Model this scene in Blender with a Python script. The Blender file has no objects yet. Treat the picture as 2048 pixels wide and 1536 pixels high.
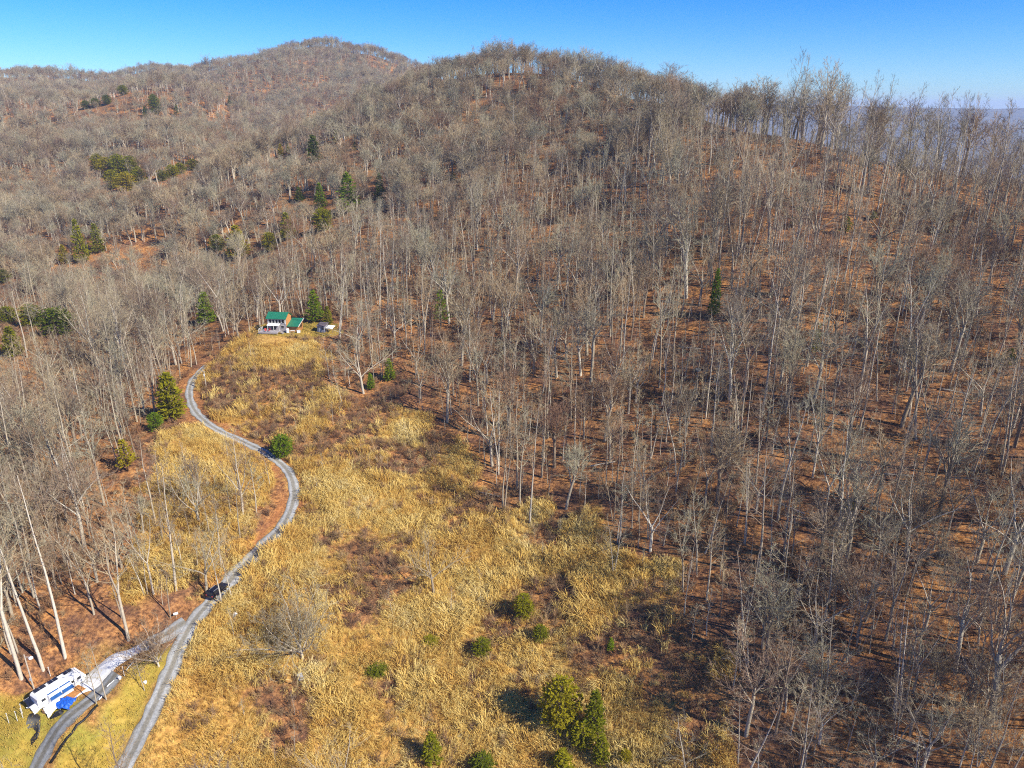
import bpy, math, random
import numpy as np
from mathutils import Vector, Matrix, Euler

R = math.radians
rng = np.random.default_rng(7)
random.seed(7)
scene = bpy.context.scene
COL = scene.collection

# ------------------------------------------------------------------ camera, sky, sun, exposure
PITCH = R(20.8)
FPX = 1462.0                      # focal length in pixels of the 2048 px wide photograph
CAMZ = 112.0
cam_d = bpy.data.cameras.new('camera')
cam_d.sensor_width = 36.0
cam_d.lens = 36.0 * FPX / 2048.0
cam_d.clip_start = 1.0
cam_d.clip_end = 40000.0
cam = bpy.data.objects.new('camera', cam_d)
COL.objects.link(cam)
cam.location = (0, 0, CAMZ)
cam.rotation_euler = (R(90) - PITCH, 0, 0)
scene.camera = cam

SUN_EL, SUN_AZ = R(37), R(121)    # azimuth from +Y towards +X: behind the camera to the right
world = bpy.data.worlds.new('World')
scene.world = world
world.use_nodes = True
wn = world.node_tree
wn.nodes.clear()
sky = wn.nodes.new('ShaderNodeTexSky')
sky.sky_type = 'NISHITA'
sky.sun_disc = False
sky.sun_elevation = SUN_EL
sky.sun_rotation = SUN_AZ
sky.altitude = 900
sky.air_density = 1.0
sky.dust_density = 0.0
sky.ozone_density = 6.0
hs = wn.nodes.new('ShaderNodeHueSaturation')
hs.inputs['Saturation'].default_value = 1.4
bg = wn.nodes.new('ShaderNodeBackground')
bg.inputs['Strength'].default_value = 0.088
wo = wn.nodes.new('ShaderNodeOutputWorld')
wn.links.new(sky.outputs[0], hs.inputs['Color'])
tint = wn.nodes.new('ShaderNodeMix')
tint.data_type = 'RGBA'; tint.blend_type = 'MULTIPLY'
tint.inputs[0].default_value = 1.0
tint.inputs[7].default_value = (.62, .83, 1.12, 1)
wn.links.new(hs.outputs[0], tint.inputs[6])
wn.links.new(tint.outputs[2], bg.inputs['Color'])
wn.links.new(bg.outputs[0], wo.inputs['Surface'])

sun_d = bpy.data.lights.new('sun', 'SUN')
sun_d.energy = 5.0
sun_d.angle = R(0.53)
sun_d.color = (1.0, 0.93, 0.79)
sun = bpy.data.objects.new('sun', sun_d)
COL.objects.link(sun)
sdir = Vector((math.sin(SUN_AZ) * math.cos(SUN_EL), math.cos(SUN_AZ) * math.cos(SUN_EL), math.sin(SUN_EL)))
sun.rotation_euler = sdir.to_track_quat('Z', 'Y').to_euler()
sun.location = (200, -100, 300)

scene.view_settings.view_transform = 'Standard'
scene.view_settings.look = 'None'
scene.view_settings.gamma = 1.0
scene.view_settings.exposure = 0.76
scene.view_settings.use_curve_mapping = False
scene.cycles.filter_width = 1.1
scene.cycles.use_denoising = False
scene.cycles.max_bounces = 4
scene.cycles.diffuse_bounces = 2
scene.cycles.glossy_bounces = 2
scene.cycles.transmission_bounces = 2
scene.cycles.volume_bounces = 1
scene.cycles.transparent_max_bounces = 4

# ------------------------------------------------------------------ the lie of the land
SP, CP = math.sin(PITCH), math.cos(PITCH)


def ray(px, py):
    px = np.asarray(px, float); py = np.asarray(py, float)
    u = (px - 1024) / FPX; v = (768 - py) / FPX
    return np.stack([u, CP + v * SP, v * CP - SP], -1)        # per metre of depth


def project(x, y, z):
    z = z - CAMZ
    d = y * CP - z * SP
    v = (y * SP + z * CP) / d
    return 1024 + FPX * x / d, 768 - FPX * v, d


def vnoise(x, y, scale, seed):
    x = np.asarray(x, float) / scale + seed * 17.31; y = np.asarray(y, float) / scale - seed * 9.77
    xi = np.floor(x); yi = np.floor(y)
    fx = x - xi; fy = y - yi
    fx = fx * fx * (3 - 2 * fx); fy = fy * fy * (3 - 2 * fy)

    def hsh(a, b):
        s = np.sin(a * 127.1 + b * 311.7 + seed * 74.7) * 43758.5453
        return s - np.floor(s)
    a = hsh(xi, yi); b = hsh(xi + 1, yi); c = hsh(xi, yi + 1); d = hsh(xi + 1, yi + 1)
    return (a + (b - a) * fx) * (1 - fy) + (c + (d - c) * fx) * fy


SURVEY = {
    -400: [(1800, 100), (1536, 115), (1150, 145), (850, 210), (650, 300), (500, 430), (350, 600), (210, 900), (165, 1200), (220, 1600)],
    0: [(1800, 106), (1536, 118), (1380, 125), (1150, 143), (1000, 168), (850, 208), (700, 262), (600, 330), (500, 420), (400, 520),
        (300, 640), (230, 800), (168, 1150), (215, 1600)],
    150: [(300, 620), (215, 760), (225, 900), (165, 1220)],
    300: [(1800, 108), (1536, 120), (1380, 127), (1270, 135), (1150, 146), (1000, 166), (880, 190), (760, 232), (600, 345), (500, 400),
          (400, 480), (300, 600), (200, 760), (228, 930), (158, 1300), (210, 1700)],
    437: [(1185, 145)],
    380: [(800, 215)],
    450: [(230, 800), (240, 950), (145, 1300)],
    480: [(880, 194)],
    600: [(1800, 110), (1536, 122), (1300, 137), (1150, 151), (1000, 171), (850, 199), (700, 233), (655, 245), (600, 280), (500, 330),
          (400, 410), (300, 540), (345, 650), (300, 800), (200, 1000), (106, 1300), (170, 1700)],
    520: [(122, 1290)],
    690: [(118, 1270)],
    540: [(665, 242)],
    650: [(662, 245)],
    720: [(228, 570), (285, 690), (125, 1250)],
    800: [(203, 550), (275, 680), (150, 1200)],
    1000: [(1800, 110), (1536, 121), (1300, 138), (1100, 159), (900, 187), (700, 225), (500, 285), (350, 350), (250, 420), (160, 495),
           (210, 620), (250, 800), (215, 1200)],
    900: [(166, 530)],
    1150: [(163, 460), (230, 560)],
    1230: [(180, 420)],
    1300: [(1800, 106), (1536, 117), (1300, 130), (1100, 148), (900, 173), (700, 206), (500, 255), (350, 310), (200, 385), (265, 470), (330, 700)],
    1600: [(1800, 101), (1536, 110), (1300, 122), (1100, 138), (900, 160), (700, 190), (500, 235), (350, 282), (272, 315), (335, 390), (400, 600)],
    2048: [(1800, 90), (1536, 98), (1300, 110), (1100, 125), (900, 146), (700, 175), (500, 220), (420, 262), (378, 300), (460, 380), (490, 600)],
    2500: [(1800, 78), (1536, 85), (1100, 108), (700, 155), (480, 220), (430, 290), (500, 380), (500, 600)],
}
ctrl = []
for px_, rows in SURVEY.items():
    for py_, dep_ in rows:
        d_ = ray(px_, py_) * dep_
        ctrl.append((d_[0], d_[1], d_[2] + CAMZ))
for x_, y_, z_ in ((-160, 0, 0), (0, 0, -2), (160, 0, 16), (-160, -200, 0), (0, -200, -4), (160, -200, 10), (-900, 100, 10), (-900, -200, 0),
                   (600, 100, -20), (600, -200, -20), (900, 500, -110), (900, 1500, -190), (300, 1700, -60), (-1500, 1200, 60), (-1500, 300, 30), (-300, 2100, 30)):
    ctrl.append((x_, y_, z_))
ctrl = np.array(ctrl)


def _tps_k(r2):
    return 0.5 * r2 * np.log(r2 + 1e-9)


SC = 300.0
cxy = ctrl[:, :2] / SC
n = len(cxy)
d2 = ((cxy[:, None] - cxy[None]) ** 2).sum(-1)
A = np.zeros((n + 3, n + 3))
A[:n, :n] = _tps_k(d2) + np.eye(n) * 3e-4
A[:n, n] = 1; A[n, :n] = 1
A[:n, n + 1:] = cxy; A[n + 1:, :n] = cxy.T
W = np.linalg.solve(A, np.concatenate([ctrl[:, 2], np.zeros(3)]))


def tps(x, y):
    x = np.ravel(x) / SC; y = np.ravel(y) / SC
    out = np.empty(len(x))
    for i in range(0, len(x), 20000):
        q = np.stack([x[i:i + 20000], y[i:i + 20000]], -1)
        r2 = ((q[:, None] - cxy[None]) ** 2).sum(-1)
        out[i:i + 20000] = _tps_k(r2) @ W[:n] + W[n] + q @ W[n + 1:]
    return out


def steps(*spec):
    out = [spec[0]]
    for end, st in spec[1:]:
        k = max(1, int(round((end - out[-1]) / st)))
        out += list(np.linspace(out[-1], end, k + 1)[1:])
    return np.array(out)


GX = steps(-16000, (-6000, 1200), (-2500, 300), (-1100, 80), (-500, 16), (-190, 4), (190, 1.5), (500, 4), (1100, 20), (2500, 120), (6000, 260), (16000, 1000))
GY = steps(-2000, (-300, 250), (40, 30), (290, 1.5), (640, 4), (1500, 12), (2500, 60), (9000, 260), (16000, 1000))
MX, MY = np.meshgrid(GX, GY)
fx_, fy_ = MX.ravel(), MY.ravel()
H = tps(fx_, fy_)
dist = np.hypot(fx_, fy_)
n1 = vnoise(fx_, fy_, 28, 1) - .5
n2 = vnoise(fx_, fy_, 95, 2) - .5
n3 = vnoise(fx_, fy_, 230, 3) - .5
H += n1 * np.clip((dist - 60) / 200, .25, 1.6) * 1.6
H += n2 * np.clip((dist - 220) / 250, 0, 1.4) * 10 * np.where(fx_ > -60, .7, .7 + 1.2 * np.clip((-60 - fx_) / 80, 0, 1))
H += n3 * np.clip((dist - 450) / 400, 0, 1) * 18
H += (vnoise(fx_, fy_, 5.0, 4) - .5) * .35
# beyond the mapped hills: a wide low country with blue ridges
far = CAMZ - 330 + 60 * vnoise(fx_, fy_, 2600, 5) + 40 * vnoise(fx_, fy_, 900, 6)
ridge = np.exp(-((fy_ - 6600 - .1 * fx_) / 900) ** 2) * (190 + 110 * vnoise(fx_, fy_, 1500, 8))
far = far + ridge
wfar = np.clip((dist - 1500) / 1000, 0, 1)
wfar = wfar * wfar * (3 - 2 * wfar)
H = (np.clip(H, -300, 250) * (1 - wfar) + far * wfar).reshape(MX.shape)


def hgt(x, y):
    x = np.asarray(x, float); y = np.asarray(y, float)
    i = np.clip(np.searchsorted(GX, x) - 1, 0, len(GX) - 2); j = np.clip(np.searchsorted(GY, y) - 1, 0, len(GY) - 2)
    a = (x - GX[i]) / (GX[i + 1] - GX[i]); b = (y - GY[j]) / (GY[j + 1] - GY[j])
    return (H[j, i] * (1 - a) + H[j, i + 1] * a) * (1 - b) + (H[j + 1, i] * (1 - a) + H[j + 1, i + 1] * a) * b


def on_ground(px, py):
    """Where the sight line through a point of the survey photograph meets the ground."""
    d = ray(px, py)
    shape = d.shape[:-1]
    d = d.reshape(-1, 3)
    t = np.geomspace(60, 3000, 1600)
    X = d[:, None, 0] * t; Y = d[:, None, 1] * t; Z = d[:, None, 2] * t + CAMZ
    below = Z < hgt(X, Y)
    k = np.argmax(below, 1)
    k = np.where(below.any(1), np.maximum(k, 1), len(t) - 1)
    lo = t[k - 1]; hi = t[k]
    for _ in range(18):
        m = (lo + hi) / 2
        bl = d[:, 2] * m + CAMZ < hgt(d[:, 0] * m, d[:, 1] * m)
        hi = np.where(bl, m, hi); lo = np.where(bl, lo, m)
    x = d[:, 0] * hi; y = d[:, 1] * hi
    return np.stack([x, y, hgt(x, y)], -1).reshape(shape + (3,))


def gpt(px, py):
    return Vector(on_ground([px], [py])[0])


def scale_at(p):                 # photograph pixels per metre at a point
    return FPX / project(p[0], p[1], p[2])[2]


# roads: centre lines, levelled into the ground
def smooth_line(pts, k=14):
    P = np.array(pts, float)
    P = np.vstack([2 * P[0] - P[1], P, 2 * P[-1] - P[-2]])
    out = []
    for i in range(1, len(P) - 2):
        for s in np.linspace(0, 1, k, endpoint=False):
            a, b, c, d = P[i - 1:i + 3]
            out.append(.5 * ((2 * b) + (-a + c) * s + (2 * a - 5 * b + 4 * c - d) * s ** 2 + (-a + 3 * b - 3 * c + d) * s ** 3))
    out.append(P[-2])
    return np.array(out)


ROAD_PX = [(205, 1620), (262, 1508), (300, 1430), (338, 1345), (366, 1282), (398, 1228), (440, 1182), (490, 1130), (540, 1080), (575, 1035), (588, 985),
           (574, 940), (530, 905), (470, 876), (420, 850), (388, 818), (379, 785), (388, 757), (412, 728)]
LANE_PX = [(40, 1590), (95, 1510), (150, 1445), (195, 1395), (225, 1362), (240, 1345)]
SPUR_PX = [(266, 1303), (300, 1284), (335, 1264), (375, 1240)]
STRIP_PX = [(140, 1378), (182, 1350), (222, 1324), (262, 1302), (282, 1291)]


def line_on_ground(px):
    p = on_ground([q[0] for q in px], [q[1] for q in px])[:, :2]
    return smooth_line(p)


ROAD = line_on_ground(ROAD_PX); LANE = line_on_ground(LANE_PX); STRIP = line_on_ground(STRIP_PX); SPUR = line_on_ground(SPUR_PX)


def near_line(x, y, line):
    """distance to a polyline and the index of its nearest vertex"""
    best = np.full(x.shape, 1e9); idx = np.zeros(x.shape, int)
    for i in range(len(line) - 1):
        a, b = line[i], line[i + 1]
        ab = b - a
        t = np.clip(((x - a[0]) * ab[0] + (y - a[1]) * ab[1]) / (ab @ ab + 1e-9), 0, 1)
        d = np.hypot(x - a[0] - t * ab[0], y - a[1] - t * ab[1])
        m = d < best
        best[m] = d[m]; idx[m] = i
    return best, idx


# level pads for the cabin and the camper
def pad(p, r, fall=5.0):
    d = np.hypot(MX - p.x, MY - p.y)
    w = np.clip((r + fall - d) / fall, 0, 1)
    w = w * w * (3 - 2 * w)
    H[:] = H * (1 - w) + p.z * w


CABIN = gpt(561, 660)
pad(CABIN, 7.0, 5)
SHED = gpt(646, 663)
pad(SHED, 3.0, 3)
CAMPER = gpt(112, 1396)
pad(CAMPER, 5.5, 4)

sub = (np.abs(MX) < 200) & (MY > 40) & (MY < 300)
for line in (STRIP, LANE, SPUR, ROAD):
    prof = hgt(line[:, 0], line[:, 1])
    k = 9
    prof = np.convolve(np.pad(prof, k, mode='edge'), np.ones(2 * k + 1) / (2 * k + 1), 'valid')
    d, i = near_line(MX[sub], MY[sub], line)
    w = np.clip((5.2 - d) / 2.4, 0, 1)
    w = w * w * (3 - 2 * w)
    H[sub] = H[sub] * (1 - w) + (prof[i] - .06) * w


# ------------------------------------------------------------------ materials


def new_mat(name):
    m = bpy.data.materials.new(name)
    m.use_nodes = True
    nt = m.node_tree
    b = nt.nodes['Principled BSDF']
    b.inputs['Roughness'].default_value = .85
    b.inputs['Specular IOR Level'].default_value = .2
    return m, nt, b


def ramp(nt, stops, fac=None):
    r = nt.nodes.new('ShaderNodeValToRGB')
    e = r.color_ramp.elements
    while len(e) < len(stops):
        e.new(.5)
    for el, (p, c) in zip(e, stops):
        el.position = p; el.color = (*c, 1)
    if fac is not None:
        nt.links.new(fac, r.inputs[0])
    return r.outputs[0]


def noise(nt, scale, detail=4, rough=.6, coord=None, dist_=0):
    t = nt.nodes.new('ShaderNodeTexNoise')
    t.inputs['Scale'].default_value = scale
    t.inputs['Detail'].default_value = detail
    t.inputs['Roughness'].default_value = rough
    t.inputs['Distortion'].default_value = dist_
    if coord is None:
        c = nt.nodes.new('ShaderNodeTexCoord')
        coord = c.outputs['Object']
    nt.links.new(coord, t.inputs['Vector'])
    return t.outputs['Fac']


def mix(nt, fac, a, b, mode='MIX'):
    m = nt.nodes.new('ShaderNodeMix')
    m.data_type = 'RGBA'; m.blend_type = mode
    for s, v in ((0, fac), (6, a), (7, b)):
        if isinstance(v, (int, float)):
            m.inputs[s].default_value = v
        elif isinstance(v, tuple):
            m.inputs[s].default_value = (*v, 1)
        else:
            nt.links.new(v, m.inputs[s])
    return m.outputs[2]


def math_n(nt, op, a, b=0.0, clamp=False):
    m = nt.nodes.new('ShaderNodeMath'); m.operation = op; m.use_clamp = clamp
    for s, v in ((0, a), (1, b)):
        if isinstance(v, (int, float)):
            m.inputs[s].default_value = v
        else:
            nt.links.new(v, m.inputs[s])
    return m.outputs[0]


def bump(nt, b, h, strength=.5, distance=.1):
    n_ = nt.nodes.new('ShaderNodeBump')
    n_.inputs['Strength'].default_value = strength
    n_.inputs['Distance'].default_value = distance
    nt.links.new(h, n_.inputs['Height'])
    nt.links.new(n_.outputs[0], b.inputs['Normal'])


def plain(name, col, rough=.7, var=.25, scale=3.0, metal=0.0, spec=.3):
    """paint, metal, cloth or wood: one base colour with wear and grain"""
    m, nt, b = new_mat(name)
    f = noise(nt, scale, 5, .65)
    lo = tuple(c * (1 - var) for c in col); hi = tuple(min(1, c * (1 + var)) for c in col)
    nt.links.new(ramp(nt, [(.3, lo), (.7, hi)], f), b.inputs['Base Color'])
    b.inputs['Roughness'].default_value = rough
    b.inputs['Metallic'].default_value = metal
    b.inputs['Specular IOR Level'].default_value = spec
    return m


def by_instance(name, stops, grain=0.3, rough=.85, patch=None):
    """colour that differs from plant to plant, with a little grain over it"""
    m, nt, b = new_mat(name)
    oi = nt.nodes.new('ShaderNodeObjectInfo')
    fac = oi.outputs['Random']
    if patch:
        t = noise(nt, patch, 2, .5, oi.outputs['Location'])
        fac = math_n(nt, 'ADD', math_n(nt, 'MULTIPLY', fac, .45), math_n(nt, 'MULTIPLY', math_n(nt, 'SUBTRACT', t, .25), 1.1), True)
    c = ramp(nt, stops, fac)
    g = noise(nt, 2.5, 3, .7)
    c = mix(nt, grain, c, ramp(nt, [(.3, (.25, .25, .25)), (.7, (1, 1, 1))], g), 'MULTIPLY')
    nt.links.new(c, b.inputs['Base Color'])
    b.inputs['Roughness'].default_value = rough
    return m


def let_light_through(m, share):
    nt = m.node_tree
    b = nt.nodes['Principled BSDF']; out = nt.nodes['Material Output']
    tl = nt.nodes.new('ShaderNodeBsdfTranslucent'); mx = nt.nodes.new('ShaderNodeMixShader')
    mx.inputs[0].default_value = share
    nt.links.new(b.inputs['Base Color'].links[0].from_socket, tl.inputs['Color'])
    nt.links.new(b.outputs[0], mx.inputs[1]); nt.links.new(tl.outputs[0], mx.inputs[2])
    nt.links.new(mx.outputs[0], out.inputs['Surface'])


def ground_material():
    m, nt, b = new_mat('hillside_ground')
    at = nt.nodes.new('ShaderNodeAttribute'); at.attribute_name = 'cover'
    sp = nt.nodes.new('ShaderNodeSeparateColor')
    nt.links.new(at.outputs['Color'], sp.inputs[0])
    fine = noise(nt, 1.3, 6, .75)
    mid = noise(nt, .16, 5, .65)
    big = noise(nt, .022, 4, .6)
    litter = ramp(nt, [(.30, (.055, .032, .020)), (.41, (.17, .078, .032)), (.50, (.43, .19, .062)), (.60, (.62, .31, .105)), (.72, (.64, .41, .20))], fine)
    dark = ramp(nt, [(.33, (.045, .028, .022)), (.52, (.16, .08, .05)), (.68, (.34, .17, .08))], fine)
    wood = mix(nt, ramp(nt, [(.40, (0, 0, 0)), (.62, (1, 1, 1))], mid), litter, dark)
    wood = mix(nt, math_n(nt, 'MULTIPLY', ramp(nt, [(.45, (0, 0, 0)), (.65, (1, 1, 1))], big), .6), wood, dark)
    straw = ramp(nt, [(.3, (.18, .09, .03)), (.45, (.38, .21, .06)), (.6, (.58, .36, .10)), (.72, (.70, .48, .16))], fine)
    lawn = ramp(nt, [(.3, (.22, .15, .03)), (.5, (.40, .27, .05)), (.7, (.55, .38, .10))], noise(nt, .5, 6, .75))
    green = ramp(nt, [(.35, (.20, .18, .03)), (.65, (.36, .30, .06))], fine)
    lawn = mix(nt, ramp(nt, [(.45, (0, 0, 0)), (.6, (1, 1, 1))], noise(nt, .12, 4, .6)), lawn, green)
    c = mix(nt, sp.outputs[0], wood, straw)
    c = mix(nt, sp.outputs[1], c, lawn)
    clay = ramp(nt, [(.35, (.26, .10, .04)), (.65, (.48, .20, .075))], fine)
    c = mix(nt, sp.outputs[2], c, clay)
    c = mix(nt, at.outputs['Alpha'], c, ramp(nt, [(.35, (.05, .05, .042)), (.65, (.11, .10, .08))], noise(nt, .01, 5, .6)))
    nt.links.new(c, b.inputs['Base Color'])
    b.inputs['Roughness'].default_value = 1
    b.inputs['Specular IOR Level'].default_value = .05
    bump(nt, b, fine, .9, .35)
    return m


def gravel_material(name, lo, hi, track, middle=(.62, .57, .48)):
    m, nt, b = new_mat(name)
    at = nt.nodes.new('ShaderNodeAttribute'); at.attribute_name = 'across'
    a = math_n(nt, 'ABSOLUTE', at.outputs['Fac'])
    f = noise(nt, 2.2, 8, .8)
    g = noise(nt, .35, 4, .6)
    c = ramp(nt, [(.32, lo), (.68, hi)], f)
    c = mix(nt, .5, c, ramp(nt, [(.35, tuple(.55 for _ in range(3))), (.65, (1, 1, 1))], g), 'MULTIPLY')
    tr = ramp(nt, [(0, middle), (.20, tuple(q * 1.07 for q in middle)), (.42, (1, 1, 1)), (.66, (1, 1, 1)), (.86, (.8, .78, .74)), (1, track)], a)
    c = mix(nt, 1.0, c, tr, 'MULTIPLY')
    nt.links.new(c, b.inputs['Base Color'])
    b.inputs['Roughness'].default_value = .95
    bump(nt, b, f, .6, .08)
    return m


M = {}
M['ground'] = ground_material()
M['gravel'] = gravel_material('grey_gravel', (.22, .225, .225), (.54, .545, .545), (.50, .42, .30))
M['asphalt'] = gravel_material('worn_lane', (.16, .165, .17), (.36, .37, .38), (.6, .52, .4))
M['white_stone'] = gravel_material('white_stone', (.74, .74, .75), (.92, .92, .93), (.9, .88, .85), (.93, .93, .93))
M['bark'] = by_instance('pale_bark', [(0, (.25, .19, .135)), (.25, (.45, .38, .28)), (.5, (.56, .49, .39)), (.75, (.36, .31, .235)), (1, (.64, .58, .48))], .45)
M['twig'] = by_instance('twigs', [(0, (.19, .10, .07)), (.2, (.27, .16, .095)), (.4, (.39, .31, .19)), (.55, (.33, .31, .215)), (.7, (.22, .14, .10)), (.85, (.48, .405, .27)), (1, (.28, .27, .19))], .3, patch=.013)
M['brush'] = by_instance('bare_brush', [(0, (.15, .085, .055)), (.35, (.27, .16, .09)), (.6, (.40, .28, .15)), (.8, (.28, .135, .07)), (1, (.46, .31, .15))], .3)
M['grass'] = by_instance('dry_grass', [(0, (.44, .25, .08)), (.2, (.66, .40, .10)), (.45, (.80, .56, .16)), (.7, (.86, .67, .25)), (1, (.86, .74, .42))], .2, patch=.09)
M['lawn_grass'] = by_instance('lawn_grass', [(0, (.34, .22, .045)), (.5, (.50, .34, .075)), (1, (.34, .29, .06))], .2, patch=.1)
M['needle'] = by_instance('needles', [(0, (.30, .32, .013)), (.4, (.40, .39, .015)), (.7, (.48, .43, .017)), (1, (.54, .45, .02))], .35)
M['needle_bright'] = by_instance('bright_needles', [(0, (.22, .34, .014)), (1, (.32, .42, .018))], .35)
M['needle_dark'] = by_instance('dark_needles', [(0, (.17, .23, .014)), (1, (.27, .30, .016))], .35)
for _k in ('needle', 'needle_bright', 'needle_dark'):
    let_light_through(M[_k], .55)
let_light_through(M['grass'], .40)
M['pine_bark'] = plain('pine_bark', (.14, .10, .075), .95, .35)
M['white_paint'] = plain('white_paint', (.80, .80, .80), .45, .08)
M['dull_white'] = plain('dull_white', (.62, .62, .60), .6, .15)
M['grey_paint'] = plain('grey_paint', (.36, .38, .42), .6, .2)
M['slate'] = plain('slate_grey_siding', (.22, .23, .29), .7, .25)
M['green_roof'] = plain('green_roof_metal', (.018, .165, .095), .45, .2, 1.5, .0, .4)
M['orange_wood'] = plain('orange_wood', (.44, .20, .065), .75, .3)
M['grey_wood'] = plain('weathered_wood', (.33, .30, .31), .85, .35, 4)
M['brown_wood'] = plain('brown_wood', (.26, .15, .075), .85, .3)
M['dark_roof'] = plain('dark_shingles', (.12, .095, .11), .9, .3)
M['glass'] = plain('dark_glass', (.015, .018, .025), .12, .3, 1, 0, .6)
M['solar'] = plain('solar_cells', (.012, .016, .035), .2, .3, 1, 0, .6)
M['solar_blue'] = plain('blue_solar_cells', (.02, .085, .26), .3, .25, 1, 0, .5)
M['alloy'] = plain('alloy', (.6, .62, .65), .35, .1, 3, .6)
M['blue_tarp'] = plain('blue_tarp', (.015, .10, .50), .45, .35, 2)
M['black_plastic'] = plain('black_plastic', (.014, .014, .016), .5, .3)
M['yellow'] = plain('yellow_plastic', (.75, .55, .03), .5, .15)
M['red'] = plain('red_cloth', (.42, .05, .045), .8, .2)
M['car_paint'] = plain('black_car_paint', (.008, .008, .018), .22, .2, 1, 0, .6)
M['rubber'] = plain('rubber', (.02, .02, .02), .8, .2)
M['headlight'] = plain('lamp_lens', (.7, .7, .72), .2, .1)
M['pole_wood'] = plain('pole_wood', (.42, .36, .29), .9, .25)
M['dead_wood'] = plain('dead_wood', (.40, .36, .30), .9, .3)
M['rock'] = plain('rock', (.13, .135, .13), .9, .4, 1.2)

# ------------------------------------------------------------------ mesh helpers


class MB:
    def __init__(self):
        self.v = []; self.f = []; self.m = []

    def quad_mesh(self, vs, fs, mi=0):
        o = len(self.v)
        self.v += [tuple(p) for p in vs]
        self.f += [tuple(i + o for i in f) for f in fs]
        self.m += [mi] * len(fs)
        return self

    def box(self, c, s, rz=0, top=1.0, mi=0):
        cx, cy, cz = c; sx, sy, sz = (q / 2 for q in s)
        cr, sr = math.cos(rz), math.sin(rz)
        vs = []
        for z, k in ((-sz, 1), (sz, top)):
            for x, y in ((-sx, -sy), (sx, -sy), (sx, sy), (-sx, sy)):
                x *= k; y *= k
                vs.append((cx + x * cr - y * sr, cy + x * sr + y * cr, cz + z))
        return self.quad_mesh(vs, [(0, 3, 2, 1), (4, 5, 6, 7), (0, 1, 5, 4), (1, 2, 6, 5), (2, 3, 7, 6), (3, 0, 4, 7)], mi)

    def prism(self, prof, axis, a, b, mi=0):
        """a closed outline swept from a to b along x (axis 0) or y (axis 1); the outline is given in the two other axes"""
        k = len(prof)
        P = (lambda t, u, w: (t, u, w)) if axis == 0 else (lambda t, u, w: (u, t, w))
        vs = [P(a, u, w) for u, w in prof] + [P(b, u, w) for u, w in prof]
        fs = [tuple(range(k))[::-1], tuple(range(k, 2 * k))] + [(i, (i + 1) % k, k + (i + 1) % k, k + i) for i in range(k)]
        return self.quad_mesh(vs, fs, mi)

    def tube(self, pts, rad, n=6, mi=0, cap=True):
        pts = [Vector(p) for p in pts]
        o = len(self.v)
        prev = None
        for i, p in enumerate(pts):
            t = (pts[min(i + 1, len(pts) - 1)] - pts[max(i - 1, 0)])
            t = t.normalized() if t.length > 1e-9 else Vector((0, 0, 1))
            if prev is None:
                a = t.orthogonal().normalized()
            else:
                a = prev - t * prev.dot(t)
                a = a.normalized() if a.length > 1e-6 else t.orthogonal().normalized()
            prev = a
            bb = t.cross(a)
            for k in range(n):
                an = 2 * math.pi * k / n
                self.v.append(tuple(p + (a * math.cos(an) + bb * math.sin(an)) * rad[i]))
        for i in range(len(pts) - 1):
            for k in range(n):
                k2 = (k + 1) % n
                self.f.append((o + i * n + k, o + i * n + k2, o + (i + 1) * n + k2, o + (i + 1) * n + k)); self.m.append(mi)
        if cap:
            self.f.append(tuple(o + (len(pts) - 1) * n + k for k in range(n))); self.m.append(mi)
            self.f.append(tuple(o + k for k in range(n))[::-1]); self.m.append(mi)
        return self

    def spike(self, p, q, r, mi=0):
        p = Vector(p); q = Vector(q)
        t = q - p
        if t.length < 1e-6:
            return
        t.normalize()
        a = t.orthogonal().normalized(); b = t.cross(a)
        o = len(self.v)
        for k in range(3):
            an = 2.0944 * k
            self.v.append(tuple(p + (a * math.cos(an) + b * math.sin(an)) * r))
        self.v.append(tuple(q))
        for k in range(3):
            self.f.append((o + k, o + (k + 1) % 3, o + 3)); self.m.append(mi)

    def mesh(self, name, mats, smooth=False):
        me = bpy.data.meshes.new(name)
        me.from_pydata(self.v, [], self.f)
        for mt in (mats if isinstance(mats, (list, tuple)) else [mats]):
            me.materials.append(mt)
        if any(self.m):
            me.polygons.foreach_set('material_index', self.m)
        if smooth:
            me.polygons.foreach_set('use_smooth', [True] * len(me.polygons))
        me.update()
        return me

    def build(self, name, mat, parent=None, smooth=False):
        return link(name, self.mesh(name, mat, smooth), parent)


def link(name, data, parent=None):
    o = bpy.data.objects.new(name, data)
    COL.objects.link(o)
    if parent is not None:
        o.parent = parent
    return o


def tag(o, label=None, cat=None, group=None, kind=None):
    for k, v in (('label', label), ('category', cat), ('group', group), ('kind', kind)):
        if v:
            o[k] = v
    return o


def thing(name, label, cat, loc=(0, 0, 0), rz=0, group=None):
    o = link(name, None)
    o.empty_display_size = .5
    o.location = loc; o.rotation_euler = (0, 0, rz)
    return tag(o, label, cat, group)


# ------------------------------------------------------------------ land cover, laid out on the ground
def poly_world(px):
    return on_ground([p[0] for p in px], [p[1] for p in px])[:, :2]


def inside(x, y, poly):
    c = np.zeros(np.shape(x), bool)
    j = len(poly) - 1
    for i in range(len(poly)):
        xi, yi = poly[i]; xj, yj = poly[j]
        if yi != yj:
            c ^= ((yi > y) != (yj > y)) & (x < (xj - xi) * (y - yi) / (yj - yi) + xi)
        j = i
    return c


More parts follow.
